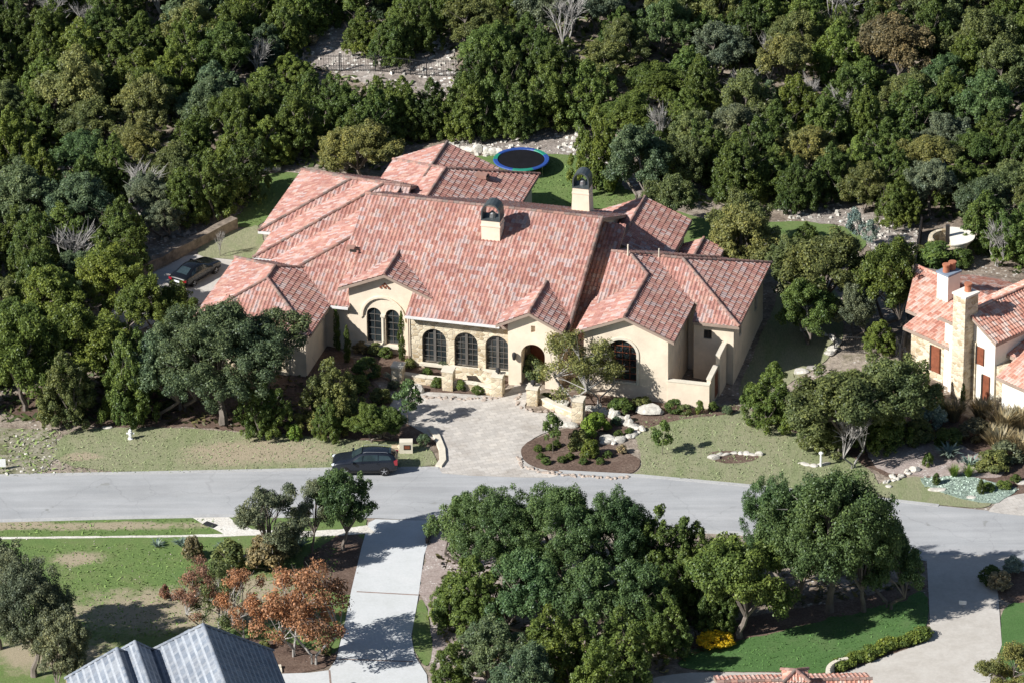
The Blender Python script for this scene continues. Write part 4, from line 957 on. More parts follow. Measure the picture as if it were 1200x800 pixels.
    if kind == 'bare_tree':
        for e in ends:
            for _ in range(9):
                q = (e[0]+rr.gauss(0, .09), e[1]+rr.gauss(0, .09), e[2]+rr.uniform(-.12, .1)); m_ = ((e[0]*.7), (e[1]*.7), e[2]*.8)
                mb.tube([m_, ((m_[0]+q[0])/2+rr.gauss(0, .02), (m_[1]+q[1])/2, (m_[2]+q[2])/2+.03), q], [.006, .004, .0015], M['greybark'], 3, cap=False)
    if kind in ('juniper', 'oak', 'spreading_oak'):
        for _ in range(14):           # grey dead twigs showing through the leaves
            a = rr.uniform(0, 2*PI); q = rr.uniform(.15, .32); z = rr.uniform(.3, .7); p = (math.cos(a)*q, math.sin(a)*q, z); k = rr.uniform(.03, .08)
            mb.tube([p, (p[0]+math.cos(a)*k, p[1]+math.sin(a)*k, z+rr.uniform(0, .08))], [.004, .001], M['greybark'], 3, cap=False)
    to = mb.build('trunk'); tm = to.data; bpy.data.objects.remove(to)
    return crown, tm
NV = {'juniper': 7, 'oak': 7, 'spreading_oak': 3, 'sparse_tree': 3, 'bare_tree': 2, 'shrub': 4, 'cypress': 1, 'sapling': 2}
for k_, n_ in NV.items():
    for v_ in range(n_): PROTO[(k_, v_)] = make_proto(k_, v_)

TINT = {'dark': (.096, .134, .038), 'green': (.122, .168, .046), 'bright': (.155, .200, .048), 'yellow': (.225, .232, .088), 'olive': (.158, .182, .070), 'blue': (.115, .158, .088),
        'grey': (.158, .182, .118), 'orange': (.38, .19, .11), 'red': (.27, .145, .105), 'tan': (.38, .31, .20), 'silver': (.24, .31, .29), 'lime': (.17, .25, .05), 'gold': (.72, .48, .03),
        'brown': (.215, .18, .105), 'oakgreen': (.106, .164, .066)}
CNAME = {'dark': 'dark green', 'green': 'mid green', 'bright': 'bright green', 'yellow': 'yellow green', 'olive': 'olive green', 'blue': 'blue green', 'grey': 'grey green', 'orange': 'orange leaved', 'red': 'reddish',
         'tan': 'tan', 'silver': 'silvery blue', 'lime': 'lime green', 'gold': 'golden yellow', 'brown': 'brownish', 'oakgreen': 'deep green'}
NAMES = {'juniper': ('juniper_tree', 'tree'), 'oak': ('oak_tree', 'tree'), 'spreading_oak': ('oak_tree', 'tree'), 'sparse_tree': ('deciduous_tree', 'tree'), 'bare_tree': ('bare_tree', 'tree'), 'shrub': ('shrub', 'shrub'), 'cypress': ('cypress_tree', 'tree'), 'sapling': ('young_tree', 'tree')}
TREES = []
def plant(kind, pos, H, Rad, tint, label, group=None, var=None, parts=True):
    crown, trunk = PROTO[(kind, (random.randrange(NV[kind] if kind != 'oak' else 5) if var is None else var) % NV[kind])]
    nm, cat = NAMES[kind]
    e = empty(nm, pos, random.uniform(0, 2*PI), label, cat, group); e.scale = (Rad*2, Rad*2, H)
    c = TINT[tint]; j = random.uniform(.85, 1.18); w = random.uniform(-.07, .07)
    for nm2, me in (('crown', crown), ('trunk', trunk)):
        if me is None: continue
        o = bpy.data.objects.new(nm2 if kind != 'shrub' or nm2 != 'crown' else 'foliage', me); COL.objects.link(o); o.parent = e
        o.color = (c[0]*j*(1+w), c[1]*j, c[2]*j*(1-w), 1)
    TREES.append((e, pos, H, Rad)); return e
def P_(kind, px, py, H, Rad, tint, label, group=None, **kw): return plant(kind, gat(px, py), H, Rad, tint, label, group, **kw)

# ------------------------------------------------------------------ single trees
G1 = 'trees between the lower driveways'
P_('oak', 590, 690, 8.6, 3.5, 'oakgreen', 'big deep green oak at the left front of the clump between the driveways', G1, var=5)
P_('oak', 655, 700, 9.2, 3.7, 'oakgreen', 'tallest oak in the middle of the clump between the driveways', G1, var=6)
P_('oak', 722, 695, 8.8, 3.3, 'oakgreen', 'deep green oak right of the tallest one in the lower clump', G1, var=5)
P_('oak', 545, 668, 6.8, 2.5, 'oakgreen', 'oak at the upper left corner of the lower clump, beside the concrete drive', G1, var=1)
P_('juniper', 775, 700, 7.2, 2.8, 'dark', 'dark juniper next to the street at the right of the lower clump', G1)
P_('juniper', 818, 704, 6.0, 2.7, 'green', 'juniper at the right end of the lower clump', G1)
P_('oak', 620, 748, 6.8, 3.0, 'oakgreen', 'oak standing in front of the tallest oak of the lower clump', G1, var=3)
P_('oak', 690, 752, 6.8, 3.0, 'oakgreen', 'second row oak in the middle of the lower clump', G1, var=1)
P_('juniper', 553, 738, 5.8, 2.8, 'green', 'juniper halfway down the left edge of the lower clump', G1)
P_('juniper', 528, 728, 4.0, 1.5, 'bright', 'small bright juniper leaning over the concrete drive', G1)
P_('juniper', 650, 812, 6.6, 3.1, 'bright', 'yellowish juniper at the bottom edge of the lower clump', G1)
P_('oak', 745, 748, 6.4, 2.9, 'oakgreen', 'low oak beside the dark gap of the lower clump', G1)
P_('juniper', 722, 806, 6.4, 2.9, 'green', 'juniper at the bottom right of the lower clump', G1)
P_('juniper', 776, 764, 5.0, 2.1, 'green', 'pointed juniper beside the golden shrub', G1)
P_('juniper', 700, 850, 6.6, 2.3, 'bright', 'bright juniper cut by the bottom edge of the picture', G1)
P_('oak', 575, 812, 5.8, 2.8, 'blue', 'bluish oak at the lower left of the clump between the driveways', G1, var=2)
P_('oak', 615, 850, 6.2, 2.8, 'blue', 'bluish oak at the very bottom of the lower clump', G1, var=3)
P_('juniper', 530, 822, 4.4, 1.9, 'green', 'small juniper at the bottom left of the clump by the gravel bank', G1)
P_('oak', 972, 716, 12.0, 5.2, 'oakgreen', 'huge oak beside the beige driveway, the largest tree in front', var=6)
P_('oak', 908, 690, 9.6, 2.6, 'oakgreen', 'tall oak leaning over the street left of the huge oak', var=5)
P_('oak', 1042, 712, 7.0, 2.6, 'oakgreen', 'medium oak right of the huge oak beside the beige driveway', var=3)
P_('juniper', 796, 722, 5.0, 2.0, 'green', 'juniper between the golden shrub and the pointed junipers')
P_('oak', 930, 706, 9.2, 3.2, 'oakgreen', 'oak crown merging with the left of the huge oak', var=1)
P_('oak', 1012, 716, 9.0, 3.0, 'oakgreen', 'oak crown merging with the right of the huge oak', var=2)
P_('oak', 866, 746, 8.2, 3.9, 'green', 'lower oak in front of the huge oak, left side', var=0)
P_('juniper', 838, 738, 5.4, 1.7, 'dark', 'juniper just above the golden yellow shrub')
P_('spreading_oak', 1178, 838, 5.6, 2.6, 'yellow', 'yellow green oak at the lower right corner', var=1)
P_('spreading_oak', 1222, 850, 5.6, 2.4, 'yellow', 'yellow green oak outside the lower right corner', var=0)
P_('spreading_oak', 322, 668, 6.9, 2.9, 'grey', 'grey green open crowned oak leaning over the street at lower left', var=0)
P_('oak', 402, 644, 7.0, 2.5, 'oakgreen', 'dark green tree with visible trunk at the top of the lower left concrete drive', var=2)
P_('spreading_oak', 366, 646, 5.8, 1.8, 'grey', 'thin grey green tree just left of the dark green one by the concrete drive', var=1)
P_('oak', 40, 792, 9.8, 3.6, 'grey', 'large grey green oak at the lower left edge', var=5)
P_('oak', 0, 760, 8.8, 3.0, 'grey', 'grey green oak cut by the lower left edge', var=2)
P_('oak', 76, 815, 6.6, 2.2, 'grey', 'smaller grey green oak in front of the blue grey roof', var=3)
P_('sparse_tree', 368, 778, 8.2, 3.3, 'orange', 'large orange leaved tree beside the lower left concrete drive', var=0)
P_('sparse_tree', 345, 768, 7.4, 3.0, 'orange', 'orange leaved tree stem entwined with the large orange tree', var=2)
P_('sparse_tree', 286, 750, 6.0, 2.2, 'orange', 'smaller orange leaved tree above the blue grey roof ridge', var=1)
P_('sparse_tree', 236, 740, 6.0, 2.1, 'red', 'thin reddish tree with pale bare branches, leftmost of the autumn trees', var=0)
P_('sparse_tree', 256, 742, 5.8, 2.2, 'olive', 'thin pale branched tree between the red and the orange trees', var=1)
P_('shrub', 193, 703, 1.4, .45, 'red', 'small red shrub on the dry grass')
for a in ((268, 668, 2.4, 1.5, 'olive', 'round olive brown shrub below the gravel path'), (312, 668, 3.0, 1.7, 'brown', 'brownish shrub beside the white bench'), (226, 655, 2.0, .9, 'brown', 'dark brown green shrub below the blue agaves'),
          (335, 650, 2.0, 1.2, 'grey', 'pale grey shrub at the foot of the open crowned oak')): P_('shrub', *a)
# front of the mansion
P_('sparse_tree', 672, 475, 6.8, 3.1, 'yellow', 'yellow green leaning tree in front of the entry between the pillars', var=2)
P_('sparse_tree', 702, 472, 5.6, 2.2, 'yellow', 'second yellow green tree against the arched window wall', var=1)
P_('shrub', 624, 446, 2.2, 1.0, 'olive', 'round olive shrub inside the arched entry')
P_('oak', 262, 496, 10.2, 5.4, 'blue', 'wide old live oak with pale trunk covering the garage', var=6)
P_('oak', 172, 404, 6.4, 2.6, 'bright', 'bright oak at the lower end of the rear driveway', var=1)
P_('oak', 205, 398, 5.0, 2.0, 'green', 'small oak between the live oak and the rear driveway', var=2)
P_('spreading_oak', 312, 468, 8.4, 3.6, 'blue', 'blue green live oak against the garage roof', var=0)
P_('oak', 215, 480, 8.2, 3.4, 'blue', 'blue green oak left of the garage driveway', var=1)
P_('juniper', 310, 510, 4.8, 1.9, 'green', 'small juniper with visible trunk on the front lawn')
P_('juniper', 388, 500, 5.9, 2.5, 'olive', 'broad olive juniper left of the twin window tower')
P_('juniper', 384, 514, 3.4, 1.3, 'green', 'low juniper in front of the broad olive juniper')
P_('oak', 434, 517, 3.4, 1.9, 'green', 'small multi stemmed oak behind the dark parked car', var=1)
P_('oak', 458, 515, 2.9, 1.3, 'green', 'small oak beside the stone mailbox', var=3)
P_('sapling', 478, 497, 3.6, 1.3, 'oakgreen', 'slim young tree at the left of the paver court', var=0)
P_('shrub', 345, 514, 1.3, .7, 'lime', 'small lime shrub on the left lawn')
P_('sapling', 648, 531, 3.3, 1.0, 'green', 'young tree with pale stem in the front mulch bed', var=0)
P_('sapling', 776, 532, 2.7, 1.1, 'green', 'young tree alone on the front lawn', var=1)
P_('juniper', 904, 496, 4.9, 2.5, 'bright', 'bushy bright juniper right of the courtyard wall')
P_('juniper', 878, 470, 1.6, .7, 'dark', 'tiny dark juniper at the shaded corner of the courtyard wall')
P_('juniper', 962, 524, 4.2, 2.2, 'olive', 'low olive juniper under the large olive oaks')
P_('juniper', 1030, 522, 4.4, 2.4, 'green', 'low green juniper under the large olive oaks')
P_('oak', 985, 535, 7.6, 4.5, 'olive', 'large olive oak between the two houses, left one', var=0)
P_('oak', 1048, 518, 7.4, 3.9, 'olive', 'large olive oak close to the right house', var=2)
P_('bare_tree', 1000, 548, 4.6, 1.7, 'grey', 'pale bare branches in front of the olive oaks')
P_('spreading_oak', 955, 520, 5.5, 2.4, 'olive', 'open olive oak beside the mulch of the right lawn', var=2)
P_('oak', 968, 376, 7.6, 4.2, 'olive', 'olive oak behind the black railing, left of the pair', var=0)
P_('oak', 1036, 384, 7.6, 3.5, 'green', 'mid green oak next to the right house roof', var=3)
P_('oak', 928, 352, 5.6, 2.4, 'olive', 'olive oak nearest the shaded right wall of the mansion', var=2)
P_('oak', 946, 402, 5.6, 2.7, 'green', 'mid green oak over the shaded lawn right of the courtyard', var=3)
P_('oak', 1000, 398, 5.2, 2.0, 'grey', 'small grey green oak just behind the black railing', var=1)
P_('juniper', 1030, 412, 2.6, 1.5, 'bright', 'low bright juniper between railing and right house')
P_('juniper', 944, 300, 3.0, 1.5, 'dark', 'small dark bush juniper on the lawn right of the mansion')
P_('oak', 872, 328, 6.6, 3.2, 'yellow', 'yellow green oak behind the right corner of the mansion', var=4)
P_('oak', 868, 300, 6.2, 2.6, 'olive', 'olive oak touching the yellow green one behind the mansion', var=1)
P_('oak', 784, 276, 5.6, 2.6, 'olive', 'pale green oak with short trunk on the back lawn', var=2)
P_('oak', 748, 236, 7.0, 3.2, 'blue', 'blue green oak at the right of the back lawn', var=3)
P_('juniper', 699, 222, 7.4, 2.3, 'bright', 'bright juniper standing alone with its trunk showing on the back lawn')
P_('oak', 425, 212, 5.2, 3.3, 'yellow', 'yellow brown oak behind the left end of the mansion roof', var=0)
P_('oak', 395, 206, 4.2, 2.0, 'yellow', 'smaller yellow oak at the left corner behind the roof', var=3)
P_('cypress', 395, 410, 3.8, .5, 'dark', 'slim dark cypress left of the twin window tower')
P_('cypress', 407, 424, 3.1, .48, 'dark', 'shorter dark cypress next to the tower wall')
P_('cypress', 471, 423, 4.2, .5, 'dark', 'slim cypress between the twin window and the stone arches')
P_('cypress', 1128, 482, 2.4, .4, 'dark', 'small cypress in front of the right house door')
P_('cypress', 1086, 472, 2.8, .5, 'dark', 'small cypress left of the right house windows')
P_('sapling', 1002, 292, 3.6, .9, 'silver', 'silvery eucalyptus sapling on the rubble bank, left one', var=0)
P_('sapling', 1020, 296, 2.9, .9, 'silver', 'silvery eucalyptus sapling on the rubble bank, right one', var=1)
P_('bare_tree', 258, 300, 2.2, .6, 'grey', 'leafless sapling on the lawn above the black sedan')
G3 = 'shrubs and bushes of the right garden'
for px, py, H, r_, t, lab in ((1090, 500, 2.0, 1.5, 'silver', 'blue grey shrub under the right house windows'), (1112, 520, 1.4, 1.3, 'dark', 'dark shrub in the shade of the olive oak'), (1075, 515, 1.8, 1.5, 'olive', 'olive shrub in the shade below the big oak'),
    (1140, 512, 1.6, 1.4, 'brown', 'brown shrub beside the grasses'), (1165, 548, 1.5, 1.5, 'olive', 'round olive shrub right of the agaves'), (1180, 540, 1.6, 1.4, 'grey', 'grey shrub at the right garden edge'),
    (1158, 574, .6, .6, 'green', 'low green shrub above the blue cover'), (1176, 571, .6, .7, 'green', 'low green mound at the right end of the blue cover'), (1149, 578, 1.2, .35, 'dark', 'small upright shrub casting a shadow on the blue cover'),
    (1097, 567, 1.0, .35, 'dark', 'small upright shrub at the left end of the blue cover'), (1190, 565, .7, .5, 'dark', 'dark round shrub by the right white boulder'), (1087, 545, 1.1, .5, 'green', 'small green shrub beside the rubble edging'),
    (1095, 470, 1.5, .8, 'red', 'reddish shrub under the shutters of the right house'), (1104, 490, 1.5, .9, 'olive', 'shrub beside the small cypress')): P_('shrub', px, py, H, r_, t, lab, G3)

def grass_clump(px, py, H, r_, tint, label, group=None, name='ornamental_grass', cat='grass clump', n=420, spread=1.0):
    key = ('grass', name, n)
    if key not in PROTO:
        g = random.Random(n); V_, F_ = [], []
        for i in range(n):
            a = g.uniform(0, 2*PI); q = g.uniform(0, .18); le = g.uniform(.6, 1.0); o = g.uniform(.15, .5)*spread; w = .018 if spread < 1.5 else .05
            x0, y0 = math.cos(a)*q, math.sin(a)*q; x1, y1 = x0+math.cos(a)*o*.5, y0+math.sin(a)*o*.5; x2, y2 = x0+math.cos(a)*o, y0+math.sin(a)*o; dx, dy = -math.sin(a)*w, math.cos(a)*w; b = len(V_)
            V_ += [(x0-dx, y0-dy, 0), (x0+dx, y0+dy, 0), (x1-dx, y1-dy, le*.65), (x1+dx, y1+dy, le*.65), (x2, y2, le*(.95 if spread < 1.5 else .8))]; F_ += [(b, b+1, b+3, b+2), (b+2, b+3, b+4)]
        me = bpy.data.meshes.new(name); me.from_pydata(V_, [], F_); me.materials.append(M['leaf']); me.update(); PROTO[key] = me
    o = bpy.data.objects.new(name, PROTO[key]); COL.objects.link(o); o.location = gat(px, py); o.scale = (r_*2, r_*2, H); o.rotation_euler.z = random.uniform(0, 6)
    c = TINT[tint]; j = random.uniform(.85, 1.15); o.color = (c[0]*j, c[1]*j, c[2]*j, 1); tag(o, label, cat, group); return o
GG = 'tan ornamental grasses by the right house'
for px, py, H, r_, lab in ((1118, 492, 1.7, 1.0, 'tan grass clump left of the small cypress'), (1150, 490, 1.6, 1.1, 'tan grass clump right of the small cypress under the wall'), (1175, 505, 1.8, 1.3, 'tan grass clump in the upper right of the grasses'),
    (1196, 500, 1.7, 1.2, 'tan grass clump at the right edge against the wall'), (1172, 530, 1.9, 1.3, 'large tan grass clump nearest the olive shrub'), (1196, 535, 1.9, 1.4, 'large tan grass clump at the right edge'), (1160, 515, 1.3, 1.0, 'low tan grass clump at the left of the group')):
    grass_clump(px, py, H, r_, 'tan', lab, GG)
for px, py, lab in ((1118, 558, 'bright green spiky plant left of its twin behind the blue cover'), (1135, 558, 'bright green spiky plant right of its twin behind the blue cover')): grass_clump(px, py, .95, .5, 'lime', lab, 'bright spiky plants', 'spiky_plant', 'plant', 160, 1.3)
for px, py, s_, lab in ((1136, 545, .8, 'pale blue agave behind the spiky plants'), (1112, 535, 1.1, 'large blue agave in the shade of the oak'), (461, 446, .7, 'blue agave in front of the leftmost stone pillar'), (184, 640, .55, 'blue agave at the left of the gravel path row'),
    (215, 640, .7, 'blue agave in the middle of the gravel path row'), (262, 644, .65, 'blue agave at the right of the gravel path row'), (350, 640, .8, 'pale agave under the open crowned oak')):
    grass_clump(px, py, s_, s_*.7, 'silver', lab, None, 'agave', 'agave', 46, 1.8)
GB = 'small round shrubs in the front mulch bed'
for i, (px, py) in enumerate([(631, 528), (634, 538), (640, 543), (645, 527), (658, 541), (668, 537), (684, 543), (704, 543), (712, 535), (725, 511), (738, 508), (652, 523)]):
    nth = ['leftmost upper', 'left lower', 'lowest left', 'one behind the young tree', 'one right of the young tree foot', 'middle', 'lower middle', 'lower right', 'right', 'one left of the stone border tip', 'one at the stone border tip', 'upper left'][i]
    P_('shrub', px, py, .55, .42, 'dark', 'small dark round shrub in the front mulch bed, '+nth, GB)
for px, py, H, r_, t, lab in ((678, 525, 1.7, .9, 'olive', 'dark olive shrub behind the small round shrubs'), (692, 535, 1.6, .8, 'bright', 'bright green shrub in the middle of the front bed'), (690, 512, 1.8, .8, 'lime', 'lime green shrub beside the right stone pillar'),
    (700, 503, 1.6, .9, 'lime', 'lime green bush behind the right stone pillar'), (712, 505, .9, .4, 'lime', 'small lime tuft inside the curved stone border'), (722, 497, .7, .5, 'blue', 'low blue green shrub inside the curved border'),
    (728, 530, .7, .5, 'tan', 'dry yellowish tuft at the bed corner'), (728, 482, 1.2, 1.1, 'dark', 'dark shrub below the arched window'), (752, 478, 1.0, .9, 'olive', 'olive shrub left of the grey boulder'), (790, 482, 1.1, .8, 'dark', 'dark shrub right of the grey boulder'),
    (803, 484, .8, .6, 'olive', 'small shrub along the courtyard wall'), (820, 484, 1.2, .4, 'bright', 'thin upright plant at the courtyard wall'), (836, 481, .8, .5, 'dark', 'small dark shrub at the courtyard wall corner'), (852, 484, .7, .5, 'blue', 'low blue green shrub at the end of the wall bed'),
    (640, 468, .6, .6, 'olive', 'low shrub on the walk side of the stone wall'), (520, 432, .7, .6, 'grey', 'low grey shrub under the first stone arch'), (500, 442, .8, .6, 'green', 'green shrub on the terrace behind the low wall'), (512, 453, .9, .5, 'green', 'green plant in front of the low terrace wall'),
    (540, 457, 1.0, .45, 'bright', 'bright plant right of the middle pillar'), (560, 460, .7, .6, 'green', 'green plant left of the entry pillar'), (530, 430, .6, .5, 'green', 'small plant left of the middle arch'), (561, 434, .6, .4, 'green', 'small plant between second and third arch'),
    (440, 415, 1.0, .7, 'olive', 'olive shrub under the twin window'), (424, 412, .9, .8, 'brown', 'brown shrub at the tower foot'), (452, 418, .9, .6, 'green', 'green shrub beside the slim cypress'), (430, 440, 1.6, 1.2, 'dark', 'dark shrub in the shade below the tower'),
    (418, 458, 1.4, 1.2, 'green', 'green shrub left of the paver court'), (446, 470, 1.2, 1.0, 'olive', 'olive shrub on the bed left of the paver court'), (462, 455, .7, .6, 'grey', 'grey shrub below the blue agave'), (497, 520, .9, .6, 'blue', 'blue green shrub behind the mailbox'),
    (480, 430, .8, .6, 'olive', 'low olive shrub left of the stone arches'), (1170, 690, 1.6, 1.0, 'tan', 'dry shrub at the right edge by the beige driveway'), (1188, 672, 1.5, .9, 'silver', 'round blue green shrub at the right edge beside the street corner'), (1160, 682, 1.3, 1.0, 'dark', 'dark shrub beside the beige driveway in shade'),
    (836, 757, 1.15, 1.35, 'gold', 'golden yellow shrub on the lawn edge'), (850, 755, .95, .8, 'gold', 'small golden yellow shrub touching the larger one'), (382, 765, .8, .5, 'olive', 'small shrub at the foot of the orange tree'), (310, 760, .7, .5, 'olive', 'small shrub in the mulch under the orange trees'),
    (1097, 312, 2.1, 1.9, 'green', 'green shrub in front of the round stone cistern'), (1126, 312, 1.6, 1.2, 'dark', 'dark shrub at the right foot of the round stone cistern'), (1078, 308, 1.6, .9, 'olive', 'olive shrub left of the round stone cistern'), (375, 24, 2.0, 1.0, 'green', 'shrub at the top of the hill track'), (366, 52, 1.0, .7, 'tan', 'tan orange dry shrub on the hill track')):
    P_('shrub', px, py, H, r_, t, lab)
# low clipped hedge along the beige driveway
def hedge():
    e = empty('hedge', at(1030, 768), 0, 'low green hedge curving along the beige driveway at lower right', 'hedge')
    base = at(1030, 768); B = []
    pts = [at(*p) for p in ((982, 785), (1000, 776), (1020, 768), (1045, 758), (1070, 752), (1086, 745))]
    for a, b in zip(pts, pts[1:]):
        for k in range(7):
            t = k/7; B.append((((a[0]+(b[0]-a[0])*t)-base[0]+random.gauss(0, .15), (a[1]+(b[1]-a[1])*t)-base[1]+random.gauss(0, .15), .3), (.5, .5, .35)))
    me = leaf_mesh('foliage', B, 9000, .09, 5, .4); o = bpy.data.objects.new('foliage', me); COL.objects.link(o); o.parent = e; c = TINT['bright']; o.color = (*c, 1)
hedge()

# ------------------------------------------------------------------ the wood
def inpoly(x, y, P):
    c = False
    for i in range(len(P)):
        a, b = P[i], P[i-1]
        if (a[1] > y) != (b[1] > y) and x < (b[0]-a[0])*(y-a[1])/(b[1]-a[1])+a[0]: c = not c
    return c
WOOD = [[(-70, -40), (1270, -40), (1270, 300), (1210, 330), (1150, 300), (1130, 258), (1080, 262), (1040, 246), (960, 232), (905, 238), (860, 262), (810, 238), (760, 205), (735, 176), (690, 150), (640, 146), (600, 146), (560, 158), (500, 168), (470, 176), (470, 200), (400, 200), (330, 196), (300, 196), (286, 210), (270, 238), (235, 252), (225, 240), (165, 236), (120, 262), (110, 290), (145, 325), (110, 365), (20, 395), (0, 410), (-70, 420)],
        [(-70, 420), (10, 415), (90, 405), (150, 400), (205, 430), (215, 470), (200, 490), (120, 496), (0, 494), (-70, 492)]]
CLEAR = [[(386, 30), (440, 24), (478, 62), (440, 96), (366, 76), (362, 46)], [(440, 66), (528, 66), (532, 104), (500, 106), (450, 92)], [(575, 170), (655, 172), (655, 205), (575, 205)], [(520, 164), (600, 164), (600, 186), (530, 186)], [(606, 152), (655, 158), (655, 180), (606, 176)],
         [(165, 320), (262, 292), (255, 336), (190, 345), (165, 340)], [(180, 288), (270, 262), (300, 272), (262, 300), (190, 318)], [(905, 252), (1000, 262), (1070, 280), (1062, 300), (1010, 296), (930, 270)], [(1088, 264), (1135, 262), (1135, 300), (1088, 300)],
         [(160, 240), (215, 242), (215, 262), (160, 262)], [(290, 205), (356, 200), (345, 215), (300, 222)], [(450, 176), (520, 168), (560, 180), (480, 215), (440, 215)], [(60, 498), (300, 505), (300, 545), (60, 555)], [(-20, 505), (60, 505), (60, 550), (-20, 550)], [(150, 352), (200, 340), (205, 360), (160, 375)]]
def blocked(pos, H, r_):
    for P in CLEAR:
        for fz in (.35, .6, .9):
            q = proj((pos[0], pos[1], pos[2]+H*fz)); rr_ = r_*15.3*(.8 if fz < .8 else .45)
            for k in range(8):
                if inpoly(q[0]+math.cos(k*PI/4)*rr_, q[1]+math.sin(k*PI/4)*rr_*.6, P): return True
    return False
placed = [(p[0], p[1], r_) for _, p, H, r_ in TREES if H > 3]
SPECIAL = [('oak', 88, 150, 7.2, 3.5, 'yellow'), ('oak', 172, 165, 6.4, 2.7, 'yellow'), ('oak', 165, 205, 5.0, 2.2, 'yellow'), ('oak', 30, 275, 6.6, 3.4, 'blue'), ('oak', 95, 285, 6.6, 3.2, 'blue'), ('bare_tree', 170, 255, 4.6, 2.2, 'grey'), ('oak', 175, 262, 4.6, 2.0, 'grey'),
           ('bare_tree', 90, 330, 4.6, 2.5, 'grey'), ('bare_tree', 665, 62, 5.6, 2.4, 'grey'), ('bare_tree', 868, 140, 4.6, 1.8, 'grey'), ('bare_tree', 985, 48, 5.6, 2.2, 'grey'), ('bare_tree', 985, 165, 4.8, 1.6, 'grey'), ('bare_tree', 950, 145, 4.4, 1.4, 'grey'),
           ('oak', 1050, 100, 6.6, 3.6, 'brown'), ('oak', 1150, 90, 6.8, 3.6, 'olive'), ('oak', 1090, 50, 6.6, 3.4, 'olive'), ('oak', 1180, 130, 6.4, 3.0, 'olive'), ('oak', 920, 112, 6.0, 2.6, 'yellow'), ('oak', 130, 375, 6.6, 3.0, 'bright'), ('oak', 60, 400, 7, 3.0, 'bright'), ('oak', 30, 480, 8.8, 3.6, 'bright'),
           ('oak', 95, 470, 8.4, 3.5, 'bright'), ('juniper', 80, 496, 6, 2.4, 'olive'), ('juniper', 150, 494, 7.4, 2.4, 'green'), ('oak', 185, 490, 7.6, 3.0, 'blue'), ('oak', 225, 66, 5.6, 2.6, 'yellow'), ('oak', 640, 45, 6, 2.8, 'grey'), ('oak', 700, 40, 6.4, 3, 'grey')]
SPECIAL += [('juniper', 470, 160, 5.5, 2.2, 'green'), ('juniper', 503, 160, 5.2, 2.0, 'dark'), ('juniper', 545, 160, 5.8, 2.3, 'green'), ('juniper', 572, 158, 5.6, 2.2, 'green'), ('juniper', 608, 160, 5.0, 1.9, 'dark'), ('juniper', 640, 148, 5.6, 2.1, 'green'), ('juniper', 560, 130, 6.2, 2.2, 'dark'), ('juniper', 600, 128, 5.6, 2.1, 'green'), ('juniper', 442, 150, 4.6, 1.9, 'green'), ('juniper', 395, 152, 5.0, 2.2, 'green'), ('juniper', 360, 150, 5.0, 2.0, 'dark')]
SPECIAL += [('juniper', 1156, 292, 5.0, 2.2, 'green'), ('juniper', 1192, 306, 5.0, 2.3, 'green'), ('bare_tree', 1168, 312, 3.8, 1.6, 'grey'), ('juniper', 1050, 262, 4.2, 2.0, 'green'), ('juniper', 935, 246, 4.6, 2.0, 'dark'), ('oak', 1012, 250, 4.6, 2.2, 'olive'),
    ('juniper', 250, 254, 6.0, 2.4, 'green'), ('juniper', 214, 262, 5.0, 2.2, 'green'), ('juniper', 140, 302, 5.4, 2.4, 'dark'), ('oak', 190, 280, 3.6, 1.9, 'grey'), ('juniper', 288, 232, 5.6, 2.2, 'dark'), ('juniper', 425, 60, 4.2, 2.0, 'green'), ('juniper', 470, 48, 4.0, 1.9, 'green'), ('juniper', 458, 74, 4.4, 2.0, 'green')]
forest = []
for k, px, py, H, r_, t in SPECIAL: p = gat(px, py); forest.append((k, p, H, r_, t)); placed.append((p[0], p[1], r_))
fr = random.Random(21)
for P in WOOD:
    for _ in range(9000):
        px, py = fr.uniform(-70, 1270), fr.uniform(-40, 500)
        if not inpoly(px, py, P): continue
        p = gat(px, py); u = fr.random()
        if u < .60: k, H, r_ = 'juniper', fr.uniform(3.9, 6.2), fr.uniform(2.0, 2.8)
        elif u < .97: k, H, r_ = 'oak', fr.uniform(4.4, 6.6), fr.uniform(2.2, 3.2)
        else: k, H, r_ = 'bare_tree', fr.uniform(3.6, 5.0), fr.uniform(1.2, 1.9)
        if any((p[0]-q[0])**2+(p[1]-q[1])**2 < ((r_+q[2])*.65)**2 for q in placed): continue
        if blocked(p, H, r_):
            H *= .55; r_ *= .7
            if blocked(p, H, r_): continue
        if k == 'juniper': t = fr.choices(['dark', 'green', 'bright', 'blue'], [5, 7, 3, 1])[0]
        elif k == 'oak': t = fr.choices(['green', 'olive', 'yellow', 'blue', 'grey', 'oakgreen', 'brown'], [3, 4, 2 if px < 900 else 3, 2, 2, 2, 1 if px > 900 else .3])[0]
        else: t = 'grey'
        forest.append((k, p, H, r_, t)); placed.append((p[0], p[1], r_))
ZN = [(-999, 120, 'at far left'), (120, 260, 'above the curved wall'), (260, 380, 'left of the clearing'), (380, 540, 'by the clearing fence'), (540, 690, 'above the trampoline'), (690, 840, 'right of the trampoline'), (840, 980, 'above the rubble bank'), (980, 1110, 'left of the cistern'), (1110, 9999, 'at far right')]
def zone(q):
    row = 'in the upper wood' if q[1] < 75 else 'in the middle wood' if q[1] < 160 else 'at the near wood edge' if q[1] < 330 else 'in the wood by the street'
    if q[1] >= 330: return 'in the thicket left of the garage' if q[0] > 110 else 'in the left thicket above the street'
    return row+' '+next(z[2] for z in ZN if z[0] <= q[0] < z[1])
cells = {}
for f in forest:
    q = proj((f[1][0], f[1][1], f[1][2]+f[2]*.6)); cells.setdefault((f[0], f[4], zone(q)), []).append((q[0], f))
KN = {'juniper': 'juniper', 'oak': 'oak', 'bare_tree': 'leafless tree'}
